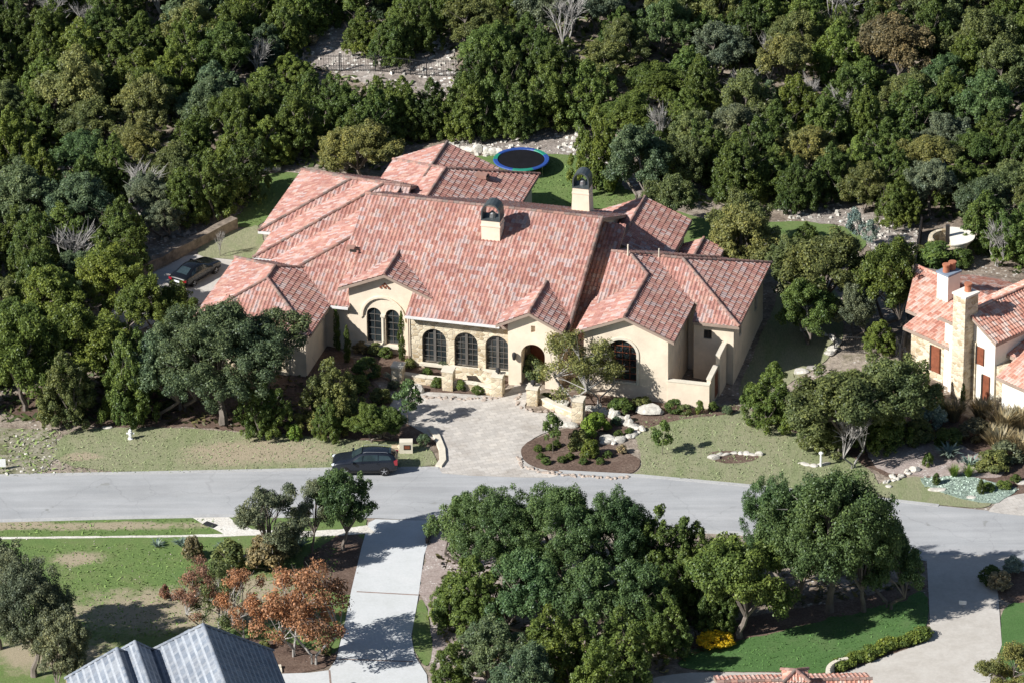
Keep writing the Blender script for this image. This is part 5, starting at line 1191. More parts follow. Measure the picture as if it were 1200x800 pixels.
OR = ['leftmost', 'second from left', 'third from left', 'fourth from left', 'fifth from left', 'sixth from left', 'seventh from left', 'eighth from left']+['%s from left' % w for w in ('ninth', 'tenth', 'eleventh', 'twelfth', 'thirteenth', 'fourteenth', 'fifteenth', 'sixteenth')]
for (k, t, z), L_ in cells.items():
    L_.sort(key=lambda a: a[0])
    for i, (_, f) in enumerate(L_):
        nm = (CNAME[t]+' ' if k != 'bare_tree' else 'grey ')+KN[k]
        lab = nm+' '+z if len(L_) == 1 else nm+' '+z+', '+(OR[i] if i < len(L_)-1 else 'rightmost')
        plant(f[0], f[1], f[2], f[3], f[4], lab, 'trees of the wood')
for kk in ('juniper', 'oak', 'bare_tree'): print(kk, sum(f[0] == kk for f in forest))
def tufts(name, polys, dens, size, col, label, up=1.0, cat='grass', seed=1, hmax=1.0, world=False, avoid=()):
    g = np.random.default_rng(seed); Ps = []
    for P in polys:
        Q = P if world else [gat(*p)[:2] for p in P]; A = np.array(Q); x0, y0 = A.min(0); x1, y1 = A.max(0); n = int((x1-x0)*(y1-y0)*dens)
        X = g.uniform(x0, x1, n); Y = g.uniform(y0, y1, n)
        def ins(Q):
            c_ = np.zeros(len(X), bool)
            for i in range(len(Q)):
                a, b = Q[i], Q[i-1]
                if a[1] == b[1]: continue
                c_ ^= ((a[1] > Y) != (b[1] > Y)) & (X < (b[0]-a[0])*(Y-a[1])/(b[1]-a[1])+a[0])
            return c_
        k = ins(Q)
        for av in avoid: k &= ~ins([gat(*p)[:2] for p in av])
        X, Y = X[k], Y[k]; Ps.append(np.stack([X, Y, np.array([gz(a, b) for a, b in zip(X, Y)])], 1))
    P = np.concatenate(Ps); n = len(P); s_ = size*(.5+g.random(n)); a = g.uniform(0, 2*PI, n); h = s_*(.5+g.random(n)*hmax)
    t = np.stack([np.cos(a)*s_/2, np.sin(a)*s_/2, np.zeros(n)], 1); u = np.stack([g.normal(size=n)*h*.8, g.normal(size=n)*h*.8, h*up*.55], 1)
    V_ = np.stack([P-t, P+t, P+t*.6+u, P-t*.6+u], 1).reshape(-1, 3); me = bpy.data.meshes.new(name); me.vertices.add(4*n); me.vertices.foreach_set('co', V_.ravel())
    me.loops.add(4*n); me.loops.foreach_set('vertex_index', np.arange(4*n, dtype=np.int32)); me.polygons.add(n); me.polygons.foreach_set('loop_start', np.arange(0, 4*n, 4, dtype=np.int32)); me.polygons.foreach_set('loop_total', np.full(n, 4, dtype=np.int32))
    me.materials.append(M['leaf' if cat == 'undergrowth' else 'grass']); me.update(); o = bpy.data.objects.new(name, me); COL.objects.link(o); o.color = (*col, 1); tag(o, label, cat, kind='stuff')
LAWN_L = [(67, 504), (240, 502), (300, 508), (420, 516), (500, 522), (512, 536), (514, 547), (390, 549), (62, 556)]
LAWN_R = [(752, 545), (742, 505), (722, 492), (770, 489), (868, 472), (905, 490), (960, 515), (1000, 535), (1030, 560), (1030, 582), (960, 575), (870, 566), (750, 556)]
tufts('grass_tufts', [LAWN_L], 24, .09, (.265, .305, .16), 'short grass tufts of the left street lawn', seed=3)
tufts('grass_tufts', [LAWN_R], 24, .09, (.255, .30, .155), 'short grass tufts of the front lawn', seed=4)
tufts('grass_tufts', [[(-20, 640), (250, 636), (400, 640), (385, 700), (330, 745), (200, 745), (90, 760), (-20, 700)], [(0, 612), (255, 607), (262, 625), (0, 628)]], 16, .10, (.17, .25, .08), 'grass tufts of the lower left lawn', seed=5)
tufts('grass_tufts', [[(560, 190), (650, 184), (690, 186), (716, 208), (745, 236), (700, 290), (600, 290), (570, 240)], [(268, 262), (300, 214), (360, 206), (310, 262)]], 18, .10, (.165, .235, .08), 'grass tufts of the back lawn', seed=6)
tufts('grass_tufts', [[(800, 782), (850, 753), (940, 733), (1060, 697), (1087, 692), (1087, 738), (1040, 751), (1000, 767), (970, 786)]], 20, .09, (.10, .195, .06), 'grass tufts of the lower right lawn', seed=7)
tufts('ground_cover_leaves', [[(1078, 561), (1130, 556), (1165, 567), (1194, 573), (1168, 589), (1140, 587), (1110, 579), (1086, 569)]], 90, .12, (.42, .52, .44), 'fine leaves of the blue green ground cover', seed=8)
tufts('weeds', [[(0, 502), (66, 505), (62, 554), (0, 558)]], 12, .15, (.22, .28, .11), 'weeds in the rough verge at the left edge', seed=9)
tufts('undergrowth', WOOD, 5, .34, (.10, .13, .05), 'low undergrowth on the floor of the wood', seed=10, avoid=CLEAR[:4]+[CLEAR[7]], cat='undergrowth')
tufts('undergrowth', [[(515, 640), (640, 640), (850, 700), (860, 745), (780, 790), (640, 800), (520, 790)], [(850, 720), (1080, 690), (1080, 650), (900, 640)], [(190, 440), (430, 440), (470, 500), (300, 504), (190, 496)], [(930, 440), (1090, 470), (1090, 520), (960, 520)]], 6, .26, (.13, .12, .06), 'low undergrowth and litter under the garden trees', seed=11, cat='undergrowth')

# ------------------------------------------------------------------ garden masonry
def wall_line(name, pix, w, h, mat, label, cap=None, cat='wall', world=False, jit=.12):
    o = strip(name, pix, w, .0, h, mat, jit=jit); tag(o, label, cat)
    if cap:
        P = [Vector(at(*p)[:2]) for p in pix]; m = MB()
        for a, b in zip(P, P[1:]): m.bar((a.x, a.y, h+.06), (b.x, b.y, h+.06), w+.08, .1, M[cap])
        m.build('coping', o)
    return o
wall_line('stone_wall', [(148, 332), (165, 325), (200, 306), (228, 290), (255, 276), (275, 266)], .7, .85, 'brownrock', 'long brown grey stone retaining wall curving above the black sedan')
wall_line('stone_wall', [(474, 446), (500, 450), (527, 452)], .35, .55, 'stone', 'low stone garden wall between leftmost and middle pillar', 'trim')
wall_line('stone_wall', [(527, 454), (555, 457), (583, 463)], .35, .55, 'stone', 'low stone garden wall between middle and entry pillar', 'trim')
wall_line('stone_wall', [(533, 441), (560, 446), (580, 452)], .4, .8, 'stone', 'rubble wall holding the upper terrace bed under the arches')
wall_line('stone_wall', [(630, 470), (650, 480), (672, 489)], .35, .45, 'stone', 'low stone wall between the two right pillars', 'trim')
def pillar(px, py, h, label, urn=False):
    p = at(px, py); e = empty('stone_pillar', p, -TH, label, 'pillar', 'square stone pillars around the court')
    m = MB(); m.box((0, 0, h/2-.05), (.82, .82, h+.1), M['stone']); m.build('shaft', e)
    m = MB(); m.box((0, 0, h+.05), (.92, .92, .12), M['trim']); m.build('cap', e)
    if urn:
        u = MB(); u.lathe([(.06, 0), (.06, .1), (.2, .18), (.17, .35), (.2, .4), (.03, .5)], (0, 0, 0), M['iron'], 10)
        q = u.build('lantern', loc=(p[0], p[1], h+.112)); tag(q, 'black lantern standing on the pillar '+urn, 'lantern')
pillar(467, 448, 1.4, 'leftmost square stone pillar, by the twin window tower')
pillar(526, 455, 1.55, 'middle square stone pillar in front of the first arches')
pillar(584, 462, 1.6, 'square stone pillar at the left of the entry walk', 'at the left of the entry walk')
pillar(625, 472, 1.3, 'square stone pillar at the right of the entry walk', 'at the right of the entry walk')
pillar(678, 492, 1.7, 'rightmost square stone pillar, beside the leaning tree')
# mailbox block
p = at(476, 529); e = empty('stone_mailbox', p, 0, 'small stone mailbox block with dark plaque on the lawn edge', 'mailbox')
m = MB(); m.box((0, 0, .45), (.95, .6, .95), M['trim']); m.box((-.75, .05, .22), (.6, .5, .45), M['stone']); m.build('stone_block', e)
m = MB(); m.box((.08, -.305, .52), (.5, .03, .38), M['frame']); m.build('plaque', e); m = MB(); m.box((.08, -.325, .52), (.38, .02, .24), M['wood']); m.build('letter_flap', e)
strip('court_kerb', [(505, 503), (512, 512), (518, 527), (519, 540), (514, 547)], .5, .02, .16, 'trim', kind='structure')
# hydrant, signs, path light
def hydrant(px, py):
    e = empty('fire_hydrant', at(px, py), 0, 'pale grey fire hydrant on the left lawn', 'hydrant')
    m = MB(); m.lathe([(.2, 0), (.2, .06), (.13, .07), (.12, .55), (.16, .56), (.16, .6), (.13, .62), (.11, .72), (.04, .78), (.04, .83)], (0, 0, 0), M['white'], 12); m.build('barrel', e)
    for s_ in (-1, 1): m = MB(); m.lathe([(.06, 0), (.06, .12*s_), (.08, .12*s_), (.08, .18*s_)], (.1*s_, 0, .45), M['white'], 8, 'x'); m.build('outlet', e)
    m = MB(); m.lathe([(.08, 0), (.08, -.14), (.10, -.14), (.1, -.2)], (0, -.1, .4), M['white'], 8, 'y'); m.build('outlet', e)
hydrant(153, 514)
e = empty('sign_board', at(2, 550), 0, 'small white sign board on posts at the left edge of the street', 'sign'); m = MB(); m.box((0, 0, .55), (.62, .05, .62), M['white']); m.build('panel', e)
for x in (-.25, .25): m = MB(); m.box((x, .05, .2), (.05, .05, .5), M['steel']); m.build('post', e)
e = empty('sign_board', at(1128, 712), R(-10), 'small white yard sign beside the beige driveway', 'sign'); m = MB(); m.box((0, 0, .42), (.5, .03, .3), M['white']); m.build('panel', e); m = MB(); m.box((0, .03, .15), (.04, .03, .35), M['steel']); m.build('post', e)
e = empty('path_light', at(962, 546), 0, 'white post light on the bank right of the front lawn', 'post light'); m = MB(); m.lathe([(.09, 0), (.08, 1.0)], (0, 0, 0), M['white'], 10); m.build('post', e); m = MB(); m.lathe([(.06, 0), (.17, .02), (.17, .1), (.04, .18)], (0, 0, 1.0), M['white'], 10); m.build('lamp_head', e)
e = empty('garden_bench', at(286, 658), R(8), 'small white stone bench between the brown shrubs', 'bench'); m = MB(); m.box((0, 0, .45), (.95, .4, .09), M['rock']); m.build('seat', e)
for x in (-.32, .32): m = MB(); m.box((x, 0, .2), (.14, .32, .42), M['rock']); m.build('leg', e)
e = empty('flat_stone_slab', at(322, 786), R(5), 'tan flat stepping slab beside the blue grey roof', 'stone slab'); m = MB(); m.box((0, 0, .06), (.95, .6, .14), M['trim']); m.box((.15, .35, .17), (.6, .3, .1), M['trim']); m.build('slab', e)
m = MB(); q = at(246, 615); m.box((0, 0, .05), (.9, .5, .1), M['iron'], R(-35)); o = m.build('storm_drain', loc=q); tag(o, 'black storm drain opening in the gravel wash by the street', 'drain')
m = MB(); m.bar((0, 0, .2), (.4, 1.9, .55), .16, .5, M['frame']); o = m.build('retaining_board', loc=at(500, 637)); tag(o, 'dark retaining board at the top right of the concrete drive', 'board')
m = MB(); pts = [(math.cos(a)*1.7, math.sin(a)*1.7) for a in [PI*.55+i*PI*.5/9 for i in range(10)]]
for a, b in zip(pts, pts[1:]): m.bar((a[0], a[1], .3), (b[0], b[1], .3), .28, .7, M['trim'])
o = m.build('garden_wall', loc=at(1000, 795)); tag(o, 'short curved pale garden wall at the end of the hedge', 'wall')

# ------------------------------------------------------------------ fences
def rail_fence(pix, h, label, step=.14, post=2.4):
    P = [Vector(gat(*p)) for p in pix]; e = empty('iron_fence', P[0], 0, label, 'fence'); o0 = P[0]
    bars = MB()
    for a, b in zip(P, P[1:]):
        L_ = (b-a).length
        for zz in (.15, h-.12): bars.bar(a-o0+Vector((0, 0, zz)), b-o0+Vector((0, 0, zz)), .04, .04, M['iron'])
        n = int(L_/step)
        for i in range(n):
            q = a.lerp(b, i/n)-o0; bars.bar(q+Vector((0, 0, .05)), q+Vector((0, 0, h)), .022, .022, M['iron'])
        for i in range(int(L_/post)+1):
            q = a.lerp(b, min(1, i*post/L_))-o0; m = MB(); m.box((q.x, q.y, q.z+h/2+.05), (.08, .08, h+.2), M['iron']); m.build('post', e)
    bars.build('railing', e)
rail_fence([(356, 84), (400, 84), (440, 84), (500, 90), (540, 90)], 1.5, 'black iron fence across the forest clearing', .2, 3.0)
rail_fence([(978, 412), (1012, 414)], 1.4, 'short black railing between the two houses')
rail_fence([(1050, 418), (1060, 430), (1068, 436)], 1.5, 'black railing beside the right house wall')
rail_fence([(1054, 430), (1066, 375), (1072, 320), (1079, 275)], 1.6, 'long dark boundary fence running back beside the rubble bank', .09, 2.4)
wall_line('boundary_wall', [(1056, 428), (1067, 375), (1073, 320), (1080, 272)], .12, 1.3, 'frame', 'dark solid board wall behind the long boundary fence', jit=0)

# round stone cistern with half lid
c = at(1112, 300); e = empty('stone_cistern', c, 0, 'round pale stone cistern with a half open top behind the right house', 'cistern')
m = MB(); Rr, h = 1.6, 1.6; n = 40; P = []
for r_, z in ((Rr*.82, -.1), (Rr*.9, h-.35), (Rr+.05, h-.3), (Rr, h), (Rr-.3, h), (Rr-.3, .6)): P += [(r_*math.cos(2*PI*k/n), r_*math.sin(2*PI*k/n), z) for k in range(n)]
m.add(P, [(i*n+k, i*n+(k+1) % n, (i+1)*n+(k+1) % n, (i+1)*n+k) for i in range(5) for k in range(n)]+[tuple(5*n+k for k in range(n))], M['stone']); m.build('drum', e)
m = MB(); P = [((Rr+.35)*math.cos(a), (Rr+.05)*math.sin(a)) for a in [-PI/2+PI*i/20 for i in range(21)]]; m.prism(P, h+.01, h+.1, M['stucco_pale']); m.build('lid', e)
m = MB(); m.bar((-.15, 0, .6), (-.15, 0, h+1.0), .3, .3, M['frame']); m.build('inner_post', e)

# trampoline
c = at(611, 187, .9); e = empty('trampoline', (c[0], c[1], 0), 0, 'round trampoline with blue and green padding on the back lawn', 'trampoline')
m = MB(); m.lathe([(1.9, 0), (1.9, .012)], (0, 0, .88), M['mat'], 40); m.build('jumping_mat', e)
def pad(a0, a1, mat):
    m = MB(); n = 10; P = []
    for i in range(n+1):
        a = a0+(a1-a0)*i/n
        for r_, z in ((1.86, .90), (1.91, .96), (2.2, .96), (2.26, .90), (2.2, .86)): P.append((r_*math.cos(a), r_*math.sin(a), z))
    F = [(i*5+k, i*5+(k+1) % 5, (i+1)*5+(k+1) % 5, (i+1)*5+k) for i in range(n) for k in range(5)]+[(4, 3, 2, 1, 0), tuple(n*5+k for k in range(5))]
    m.add(P, F, mat); m.build('safety_pad', e)
for a0, a1, mt in ((-8, 22, 'blue'), (22, 58, 'teal'), (58, 150, 'blue'), (150, 180, 'teal'), (180, 250, 'blue'), (250, 295, 'teal'), (295, 352, 'blue')): pad(R(a0), R(a1), M[mt])
for k in range(4):
    a = R(35+90*k); m = MB(); P = [(2.1*math.cos(a-.3), 2.1*math.sin(a-.3), .86), (2.1*math.cos(a-.3), 2.1*math.sin(a-.3), .04), (2.1*math.cos(a+.3), 2.1*math.sin(a+.3), .04), (2.1*math.cos(a+.3), 2.1*math.sin(a+.3), .86)]
    m.tube(P, .035, M['steel'], 6); m.build('leg', e)

# ------------------------------------------------------------------ cars
def car(name, pos, rz, S, W, wb, wr, pm, label, tail=False):
    """S: stations (x, z_under, z_belt, z_roof, halfwidth, halfwidth_roof, bottom) front at +x"""
    e = empty(name, pos, rz, label, 'car'); m = MB(); K = 9
    def sec(s):
        x, zu, zb, zr, w, wr_ = s; g = zr-zb
        return [(x, 0, zu), (x, w*.86, zu), (x, w*.97, zu+.10), (x, w, zu+(zb-zu)*.45), (x, w*.985, zb-.06), (x, w*.94, zb), (x, wr_+(w*.94-wr_)*.12, zb+g*.86), (x, wr_*.82, zb+g*.98), (x, 0, zr+.02)]
    n = len(S); R_ = [sec(s) for s in S]; V_ = []
    for sg in (1, -1):
        for r_ in R_: V_ += [(p[0], p[1]*sg, p[2]) for p in r_]
    F = []
    for h_ in (0, n*K):
        for i in range(n-1):
            for k in range(K-1):
                f = (h_+i*K+k, h_+(i+1)*K+k, h_+(i+1)*K+k+1, h_+i*K+k+1); F.append(f if h_ else f[::-1])
        F += [tuple(h_+k for k in range(K)), tuple(h_+(n-1)*K+k for k in range(K))]
    m.add(V_, F, pm); body = m.build('body', e)
    bm = bmesh.new(); bm.from_mesh(body.data); bmesh.ops.remove_doubles(bm, verts=bm.verts, dist=.002); bmesh.ops.recalc_face_normals(bm, faces=bm.faces); bm.to_mesh(body.data); bm.free()
    for p_ in body.data.polygons: p_.use_smooth = True
    md = body.modifiers.new('s', 'SUBSURF'); md.levels = 1; md.render_levels = 1
    return e, R_
def side_quad(R_, i0, t0, i1, t1, k, ka, kb, sg, off, quads=4):
    """points on the body between two stations and two section levels"""
    def pt(i, t, kk):
        a, b = R_[i][int(kk)], R_[min(i+1, len(R_)-1)][int(kk)]; c_, d_ = R_[i][min(int(kk)+1, 8)], R_[min(i+1, len(R_)-1)][min(int(kk)+1, 8)]; f = kk-int(kk)
        p = [a[j]+(b[j]-a[j])*t for j in range(3)]; q = [c_[j]+(d_[j]-c_[j])*t for j in range(3)]; r_ = [p[j]+(q[j]-p[j])*f for j in range(3)]
        return (r_[0], r_[1]*sg, r_[2])
    return pt
def wheel(e, x, y, r_, w, sg):
    m = MB(); m.lathe([(r_*.66, -w/2), (r_*.93, -w/2), (r_, -w*.3), (r_, w*.3), (r_*.93, w/2), (r_*.66, w/2)], (0, 0, 0), M['tyre'], 26, 'y'); wo = empty('wheel', (x, y, r_)); wo.parent = e
    t = m.build('tyre', wo)
    m = MB(); m.lathe([(r_*.68, sg*w*.42), (r_*.62, sg*w*.36)], (0, 0, 0), M['alloy'], 20, 'y')
    for k in range(5):
        a = 2*PI*k/5+.3; m.bar((0, sg*w*.47, 0), (math.cos(a)*r_*.64, sg*w*.43, math.sin(a)*r_*.64), .09, .04, M['alloy'])
    m.lathe([(r_*.16, sg*w*.5), (r_*.14, sg*w*.52)], (0, 0, 0), M['alloy'], 10, 'y'); m.build('rim', wo)
    m = MB(); m.lathe([(r_*1.12, -w*.3), (r_*1.12, w*.3)], (0, -sg*.04, .02), M['plastic'], 26, 'y'); m.build('wheel_arch', wo)
def glasswork(e, R_, wins, screens):
    for sg in (1, -1):
        for (i0, t0, i1, t1, i2, t2, i3, t3, ka, kb) in wins:
            pt = side_quad(R_, 0, 0, 0, 0, 0, 0, 0, sg, 0); m = MB(); N_ = 6; P = []
            for a in range(N_+1):
                f = a/N_; lo, hi = i0+t0+(i1+t1-i0-t0)*f, i3+t3+(i2+t2-i3-t3)*f
                for b in range(3):
                    g = b/2; s_ = lo+(hi-lo)*g; i_ = min(int(s_), len(R_)-2); q = pt(i_, s_-i_, ka+(kb-ka)*g); P.append((q[0], q[1]+sg*.022, q[2]+.004))
            F = [(a*3+b, a*3+b+1, (a+1)*3+b+1, (a+1)*3+b) for a in range(N_) for b in range(2)]
            m.add(P, F if sg > 0 else [f[::-1] for f in F], M['carglass']); m.build('side_window', e)
    for nm, s0, s1 in screens:
        m = MB(); P = []; N_ = 4
        for a in range(N_+1):
            s_ = s0+(s1-s0)*a/N_; i_ = min(int(s_), len(R_)-2); pt = side_quad(R_, 0, 0, 0, 0, 0, 0, 0, 1, 0); pr = [pt(i_, s_-i_, kk) for kk in (7.1, 7.6, 8)]
            row = [(p[0], -p[1], p[2]) for p in pr[:2]]+[pr[2]]+[pr[1], pr[0]]; P += [(q[0], q[1], q[2]+.022) for q in row]
        m.add(P, [(a*5+b, a*5+b+1, (a+1)*5+b+1, (a+1)*5+b) for a in range(N_) for b in range(4)], M['carglass']); m.build(nm, e)
# dark SUV in the street, nose to the left
SUV = [(2.36, .36, .62, .66, .66, .5), (2.30, .26, .78, .84, .82, .6), (2.05, .22, .92, 1.00, .90, .68), (1.45, .22, 1.00, 1.09, .93, .72), (1.02, .22, 1.04, 1.14, .94, .72), (.55, .22, 1.06, 1.44, .945, .66), (.18, .22, 1.07, 1.64, .945, .63), (-.5, .22, 1.09, 1.70, .945, .63), (-1.3, .22, 1.12, 1.67, .94, .61),
       (-1.85, .24, 1.16, 1.56, .92, .58), (-2.18, .30, 1.18, 1.30, .88, .6), (-2.36, .36, .98, 1.04, .80, .6)]
pf, pr_ = at(405, 557), at(451, 557); cx, cy = (pf[0]+pr_[0])/2, (pf[1]+pr_[1])/2+.85
ang = math.atan2(pf[1]-pr_[1], pf[0]-pr_[0])
e, R_ = car('suv', (cx+.0, cy, .02), ang, SUV, .94, 2.8, .37, M['navy'], 'dark blue grey SUV parked at the kerb facing left')
glasswork(e, R_, [(4, .15, 6, .0, 6, .1, 5, .4, 5.15, 5.9), (6, .08, 7, .55, 7, .55, 6, .2, 5.15, 5.9), (7, .62, 9, .2, 8, .75, 7, .62, 5.2, 5.85)], [('windscreen', 4.15, 5.9), ('rear_window', 8.75, 9.9)])
for x in (1.42, -1.38):
    for sg in (1, -1): wheel(e, x, sg*.83, .37, .24, sg)
for sg in (1, -1):
    m = MB(); stone_bm(m, (0, 0, 0), (.62, .34, .26), 'plastic', 0, 1.0, 3); m.m = [0]*len(m.m); m.mats = [M['lens']]; m.build('headlight', e, (2.08, sg*.68, .78))
    m = MB(); m.box((-2.2, sg*.76, 1.0), (.26, .22, .34), M['red']); m.build('taillight', e)
    m = MB(); m.box((.88, sg*1.04, 1.10), (.14, .22, .16), M['navy']); m.build('wing_mirror', e)
    m = MB(); m.tube([(.1, sg*.56, 1.67), (-.1, sg*.56, 1.73), (-1.5, sg*.56, 1.71), (-1.65, sg*.56, 1.65)], .018, M['steel']); m.build('roof_rail', e)
    for x in (.38, -.75): m = MB(); m.box((x-.2, sg*.955, .96), (.2, .03, .035), M['navy']); m.build('door_handle', e)
    m = MB(); m.box((0, sg*.935, .32), (2.2, .04, .14), M['plastic']); m.build('sill', e)
m = MB(); m.box((2.33, 0, .52), (.06, .9, .2), M['plastic']); m.build('grille', e)
# black sedan behind the stone wall
SED = [(2.38, .34, .56, .60, .62, .5), (2.28, .24, .70, .76, .80, .6), (2.0, .2, .82, .88, .87, .66), (1.4, .2, .90, .96, .90, .70), (.95, .2, .93, 1.01, .905, .70), (.45, .2, .95, 1.24, .91, .62), (.05, .2, .96, 1.41, .91, .57), (-.55, .2, .97, 1.45, .91, .56), (-1.05, .2, .98, 1.38, .91, .56),
       (-1.5, .22, 1.0, 1.20, .90, .60), (-1.85, .24, 1.01, 1.08, .88, .66), (-2.25, .28, .98, 1.03, .83, .62), (-2.38, .34, .80, .84, .74, .6)]
c = at(231, 322, .3)
e, R_ = car('sedan', (c[0]-.1, c[1], .0), R(56), SED, .91, 2.75, .33, M['black'], 'black sedan parked by the stone wall with its tail to the viewer')
glasswork(e, R_, [(4, .2, 6, .1, 6, .1, 5, .35, 5.15, 5.9), (6, .18, 8, .0, 7, .9, 6, .25, 5.15, 5.9), (8, .05, 9, .2, 8, .7, 8, .0, 5.2, 5.85)], [('windscreen', 4.15, 5.9), ('rear_window', 8.1, 9.85)])
for x in (1.4, -1.36):
    for sg in (1, -1): wheel(e, x, sg*.80, .33, .22, sg)
for sg in (1, -1):
    m = MB(); m.box((-2.27, sg*.64, .80), (.2, .34, .17), M['red'], sg*-.25); m.build('taillight', e)
    m = MB(); m.box((2.2, sg*.62, .64), (.2, .3, .14), M['lens'], sg*.3); m.build('headlight', e)
    m = MB(); m.box((.8, sg*1.0, .98), (.14, .2, .13), M['black']); m.build('wing_mirror', e)
m = MB(); m.box((-2.41, 0, .72), (.04, .5, .14), M['plate']); m.build('number_plate', e)
m = MB(); m.box((-2.385, 0, .40), (.05, .8, .06), M['steel']); m.build('bumper_trim', e)

# ------------------------------------------------------------------ neighbours
def poly_roof(parent, pts3, mat, cap='tile_dark', zb=None, trim='fascia', w=.3, course=.45, amp=.055):
    """planar roof surface from three or more corner points in world space relative to parent"""
    P = np.array(pts3); c = P.mean(0); A = np.c_[P[:, 0], P[:, 1], np.ones(len(P))]; k, *_ = np.linalg.lstsq(A, P[:, 2], rcond=None)
    zf = lambda x, y: k[0]*x+k[1]*y+k[2]; g = math.hypot(k[0], k[1]); d = (-k[0]/g, -k[1]/g); poly = [(p[0], p[1]) for p in pts3]
    return ([(poly, zf, d)])
nb = empty('neighbour_house', at(1150, 420), 0, 'cream and stone house with salmon tile roofs and stone chimney at the right edge', 'house'); no = Vector(nb.location)
def rel(px, py, z): q = at(px, py, z); return (q[0]-no.x, q[1]-no.y, z)
NA = R(42); na = (math.cos(NA), math.sin(NA)); nbv = (math.sin(NA), -math.cos(NA))        # a: back right, b: front right
rot = lambda a, b, o_: (o_[0]+a*na[0]+b*nbv[0], o_[1]+a*na[1]+b*nbv[1])
# low left block: slope facing the viewer's left
o1 = rel(1058, 383, 3.4)
def facet(origin, pts, e, t, down, mat='tile_light'):
    d = (na[0]*down[0]+nbv[0]*down[1], na[1]*down[0]+nbv[1]*down[1]); poly = [rot(a, b, origin) for a, b in pts]; zf = plane(origin, e, d, t); return (poly, zf, d)
L1 = [facet(o1, [(0, 0), (0, 4.6), (1.55, 4.6), (1.55, 0)], 3.4, .30, (-1, 0)), facet(o1, [(1.55, -1.24), (1.55, 12), (5.6, 12), (5.6, -4.1)], 3.4, .30, (-1, 0))]
L1b = [facet(rot(11.2, 0, o1), [(0, 12), (-5.6, 12), (-5.6, -4.1), (-2, -1.5), (0, -1.2)], 3.4, .30, (1, 0))]
rr_ = roof(nb, L1+L1b, [((*rot(5.6, -4.1, o1), 5.1), (*rot(5.6, 12, o1), 5.1))], 'tile_light', 'tile_light')
def nbox(o_, a0, a1, b0, b1, z0, z1, mat, name='wall', parent=None):
    m = MB(); m.prism([rot(a0, b0, o_), rot(a1, b0, o_), rot(a1, b1, o_), rot(a0, b1, o_)], z0, z1, M[mat]); return m.build(name, parent or nb)
nbox(o1, .5, 10.5, .4, 11, -1, 3.3, 'stone'); nbox(o1, 2.4, 10, -.9, .4, -1, 3.6, 'stucco_pale')
# pale block between the low roof and the chimney
o4 = rel(1109, 371, 5.9)
nbox(o4, 0, 3.5, .35, 2.2, -1, 5.8, 'stucco_pale'); L4 = [facet(rot(-.35, 0, o4), [(0, -.4), (0, 2.2), (3.5, 2.2), (3.5, -.4)], 5.85, .30, (-1, 0))]; roof(nb, L4, [], 'tile_light', 'tile_light')
# tall right block: gable towards the lower left
o2 = rel(1167, 403, 5.4); HB = 2.9
Rt2 = [facet(o2, [(0, 0), (16, 0), (16, -HB), (0, -HB)], 5.4, .52, (0, 1))]; Rt3 = [facet(rot(0, -2*HB, o2), [(0, 0), (16, 0), (16, HB), (0, HB)], 5.4, .52, (0, -1))]
roof(nb, Rt2+Rt3, [((*rot(0, -HB, o2), 5.4+.52*HB), (*rot(16, -HB, o2), 5.4+.52*HB))], 'tile_light', 'tile_light')
Fn = Rt2+Rt3; m = MB()
for a_, b_ in ((-.4, -HB), (-HB, -2*HB+.4)):
    q = [rot(.4, b_, o2), rot(.4, a_, o2), rot(15, a_, o2), rot(15, b_, o2)]; zf = Fn[0][1] if a_ > -1 else Fn[1][1]; m.prism(q, -1, lambda x, y, zf=zf: zf(x, y)-.22, M['stucco_pale'])
m.build('wall', nb)
nbox(o2, .28, .4, -4.9, -2.2, -1, 4.6, 'stone', 'stone_veneer')
# lean to roof at the right edge
o3 = rel(1167, 441, 3.1); L3 = [facet(o3, [(0, 0), (0, 6), (5, 6), (5, 0)], 3.1, .38, (-1, 0))]; roof(nb, L3, [], 'tile_light', 'tile_light'); nbox(o3, .5, 5, .2, 6, -1, 3.1, 'stucco_pale')
# stone chimney with two faces, and the white chimney behind
def nchim(px, py, zt, w, d, mat, cap, pots, zb=-.5):
    q = rel(px, py, zt); m = MB(); m.box((q[0], q[1], (zb+zt)/2), (w, d, zt-zb), M[mat], NA); m.box((q[0], q[1], zt+.06), (w+.16, d+.16, .14), M[cap], NA); c_ = m.build('chimney', nb)
    for dx in pots: t = MB(); t.lathe([(.26, 0), (.24, .5), (.3, .52), (.3, .62), (.2, .62)], (q[0]+dx*na[0], q[1]+dx*na[1], zt+.13), M['pot'], 12); t.build('chimney_pot', c_)
nchim(1132, 344, 8.3, 1.35, 1.2, 'stone', 'stucco_pale', (.2,))
nchim(1112, 319, 6.6, 1.3, 1.1, 'stucco_pale', 'slate_cap', (-.3, .35), 3)
def shutter(o_, b, z, w, h, a=.44, name='window'):
    m = MB(); q = [rot(a-.10, b-w/2, o_), rot(a+.02, b-w/2, o_), rot(a+.02, b+w/2, o_), rot(a-.10, b+w/2, o_)]; m.prism(q, z, z+h, M['wood']); w_ = m.build(name, nb)
    m = MB(); q = [rot(a-.14, b-w/2-.14, o_), rot(a-.02, b-w/2-.14, o_), rot(a-.02, b-w/2, o_), rot(a-.14, b-w/2, o_)]; m.prism(q, z-.02, z+h+.02, M['frame']); m.build('frame', w_)
shutter(o1, 3.0, .7, .8, 2.0); shutter(o2, -1.75, 3.0, .6, 1.35, .38); shutter(o2, -1.1, .3, .6, 2.0, .38)
